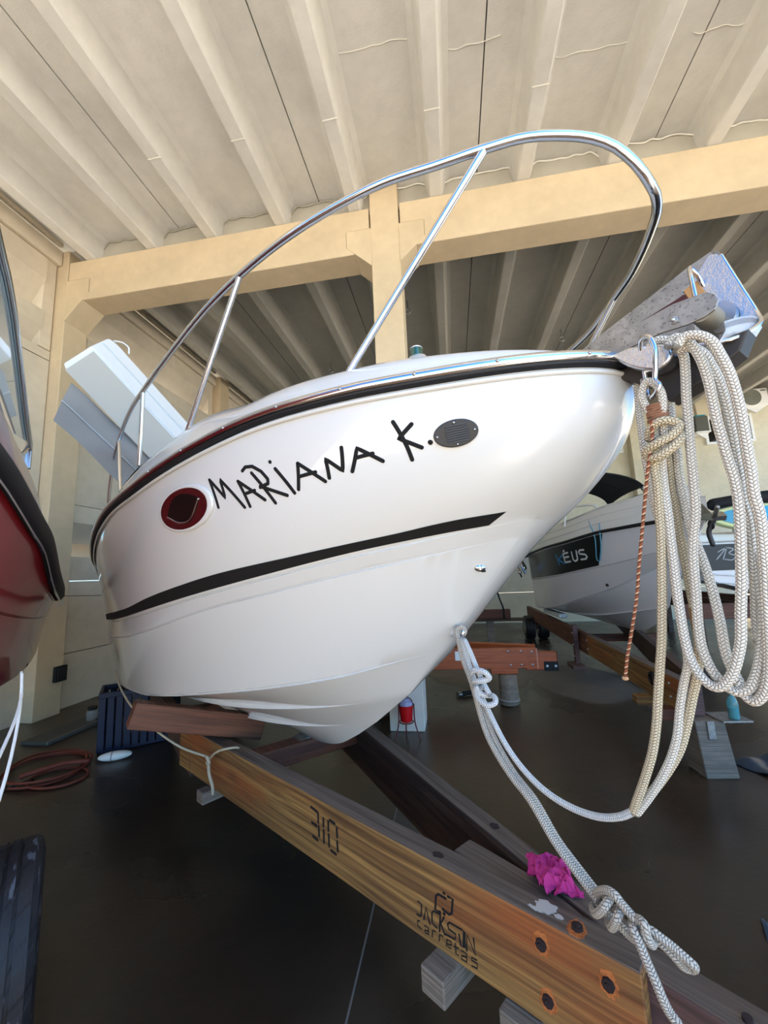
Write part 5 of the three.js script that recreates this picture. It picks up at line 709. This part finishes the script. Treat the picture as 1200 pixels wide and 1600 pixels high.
  const st = thing('bucket_stand', 'thin dark red three-legged stand holding the bucket', 'stand', [-0.51, 0, -3.985]); const sm = std({ color: '#5d1218', roughness: 0.5 }); part(st, 'ring', new THREE.TorusGeometry(0.062, 0.006, 8, 30).rotateX(PI / 2).translate(0, 0.142, 0), sm); for (const [x, z] of [[-0.1, 0.09], [0.12, 0.02], [-0.02, -0.1]]) part(st, 'leg', tube([[x * 0.62, 0.3, z * 0.62], [x * 0.66, 0.142, z * 0.66], [x, 0.006, z]], 0.006, 20, 8), sm);
  // split units high on the back wall
  const ac = (x, y, w, h, label, grille) => { const o = thing('air_conditioner', label, 'air conditioner', [x, y, -11.86]); part(o, 'casing', bx(w, h, 0.36, 0.02), grille ? M.whitePaint : std({ color: '#55564c', roughness: 0.6 }));
    if (grille) { part(o, 'fan_grille', Array.from({ length: 6 }, (_, i) => new THREE.TorusGeometry(0.035 + i * 0.036, 0.006, 6, 36).translate(-w * 0.12, 0, 0.188)), std({ color: '#8d9082', roughness: 0.6 })); part(o, 'fan', cyl(0.22, 0.22, 0.01, [0, 0, 0], 32).rotateX(PI / 2).translate(-w * 0.12, 0, 0.18), std({ color: '#6f7268', roughness: 0.7 })); part(o, 'badge', bx(0.12, 0.025, 0.006, 0.002, [w * 0.33, h * 0.36, 0.184]), M.black); part(o, 'bracket', extrude([[-0.28, 0], [0.28, 0], [0.0, -0.18]], 0.03, 0.004).translate(0, -h / 2, 0.1), M.whitePaint); }
    else { part(o, 'top_cap', bx(w * 0.8, 0.05, 0.3, 0.02, [0, h / 2 + 0.02, 0]), std({ color: '#1f8ea0', roughness: 0.5 })); part(o, 'side_frame', bx(0.03, h, 0.37, 0.006, [w / 2, 0, 0]), M.whitePaint); part(o, 'shelf', bx(w * 1.1, 0.04, 0.4, 0.01, [0, -h / 2 - 0.02, 0]), M.whitePaint); part(o, 'bracket', extrude([[-w * 0.45, 0], [w * 0.5, 0], [0.05, -0.16]], 0.03, 0.004).translate(0, -h / 2 - 0.03, 0.1), M.whitePaint); part(o, 'pipe', tube([[0.05, h / 2, -0.1], [0.05, h / 2 + 0.3, -0.12], [0.02, 0.86, -0.13]], 0.03, 16, 8), std({ color: '#9c927c', roughness: 0.8 })); } };
  ac(8.1, 5.68, 0.62, 0.46, 'white air conditioner with a round fan grille, highest on the back wall', true); ac(6.77, 5.09, 0.32, 0.42, 'dark-sided air conditioner with a turquoise cap, next to the large window', false); ac(6.18, 5.02, 0.3, 0.5, 'dark-sided air conditioner half hidden behind the hanging rope', false);
  // oddments on the floor
  const sheet = (name, label, x, z, w, d, turn, col, cat) => { const o = thing(name, label, cat, [x, 0, z], turn), r = []; for (let i = 0; i <= 12; i++) r.push(Array.from({ length: 9 }, (_, j) => { const a = i / 12 - 0.5, c = j / 8 - 0.5; return V(a * w, 0.012 + 0.014 * Math.sin(a * 11 + c * 4) + 0.01 * Math.sin(c * 13), c * d * (1 - 0.5 * Math.max(0, a))); })); part(o, 'sheet', [gridGeo(r, true).toNonIndexed(), gridGeo(r.map((k) => k.map((p) => V(p.x, Math.max(0.001, p.y - 0.006), p.z)))).toNonIndexed()], std({ color: col, roughness: 0.45 })); };
  sheet('plastic_sheet', 'dark blue plastic sheet on the wet floor beyond the thick timber block', 2.28, -3.6, 0.55, 0.42, 0.5, '#1d3040', 'sheet'); sheet('plastic_strip', 'narrow blue plastic strip on the floor at the lower right edge', 1.16, -2.02, 0.3, 0.09, 1.25, '#3c5570', 'strip');
  const tc = thing('torch', 'small black torch lying on the floor beyond the bow eye ropes', 'torch', [0.08, 0.032, -5.3], 0.6); part(tc, 'torch_body', cyl(0.028, 0.024, 0.2, [0, 0, 0], 16).rotateZ(PI / 2), M.black); part(tc, 'torch_head', cyl(0.034, 0.03, 0.05, [0, 0, 0], 16).rotateZ(PI / 2).translate(-0.12, 0, 0), M.steel);
}
scene.traverse((o) => { if (o.isMesh && o !== sky) o.castShadow = o.receiveShadow = true; });
renderer.render(scene, camera);
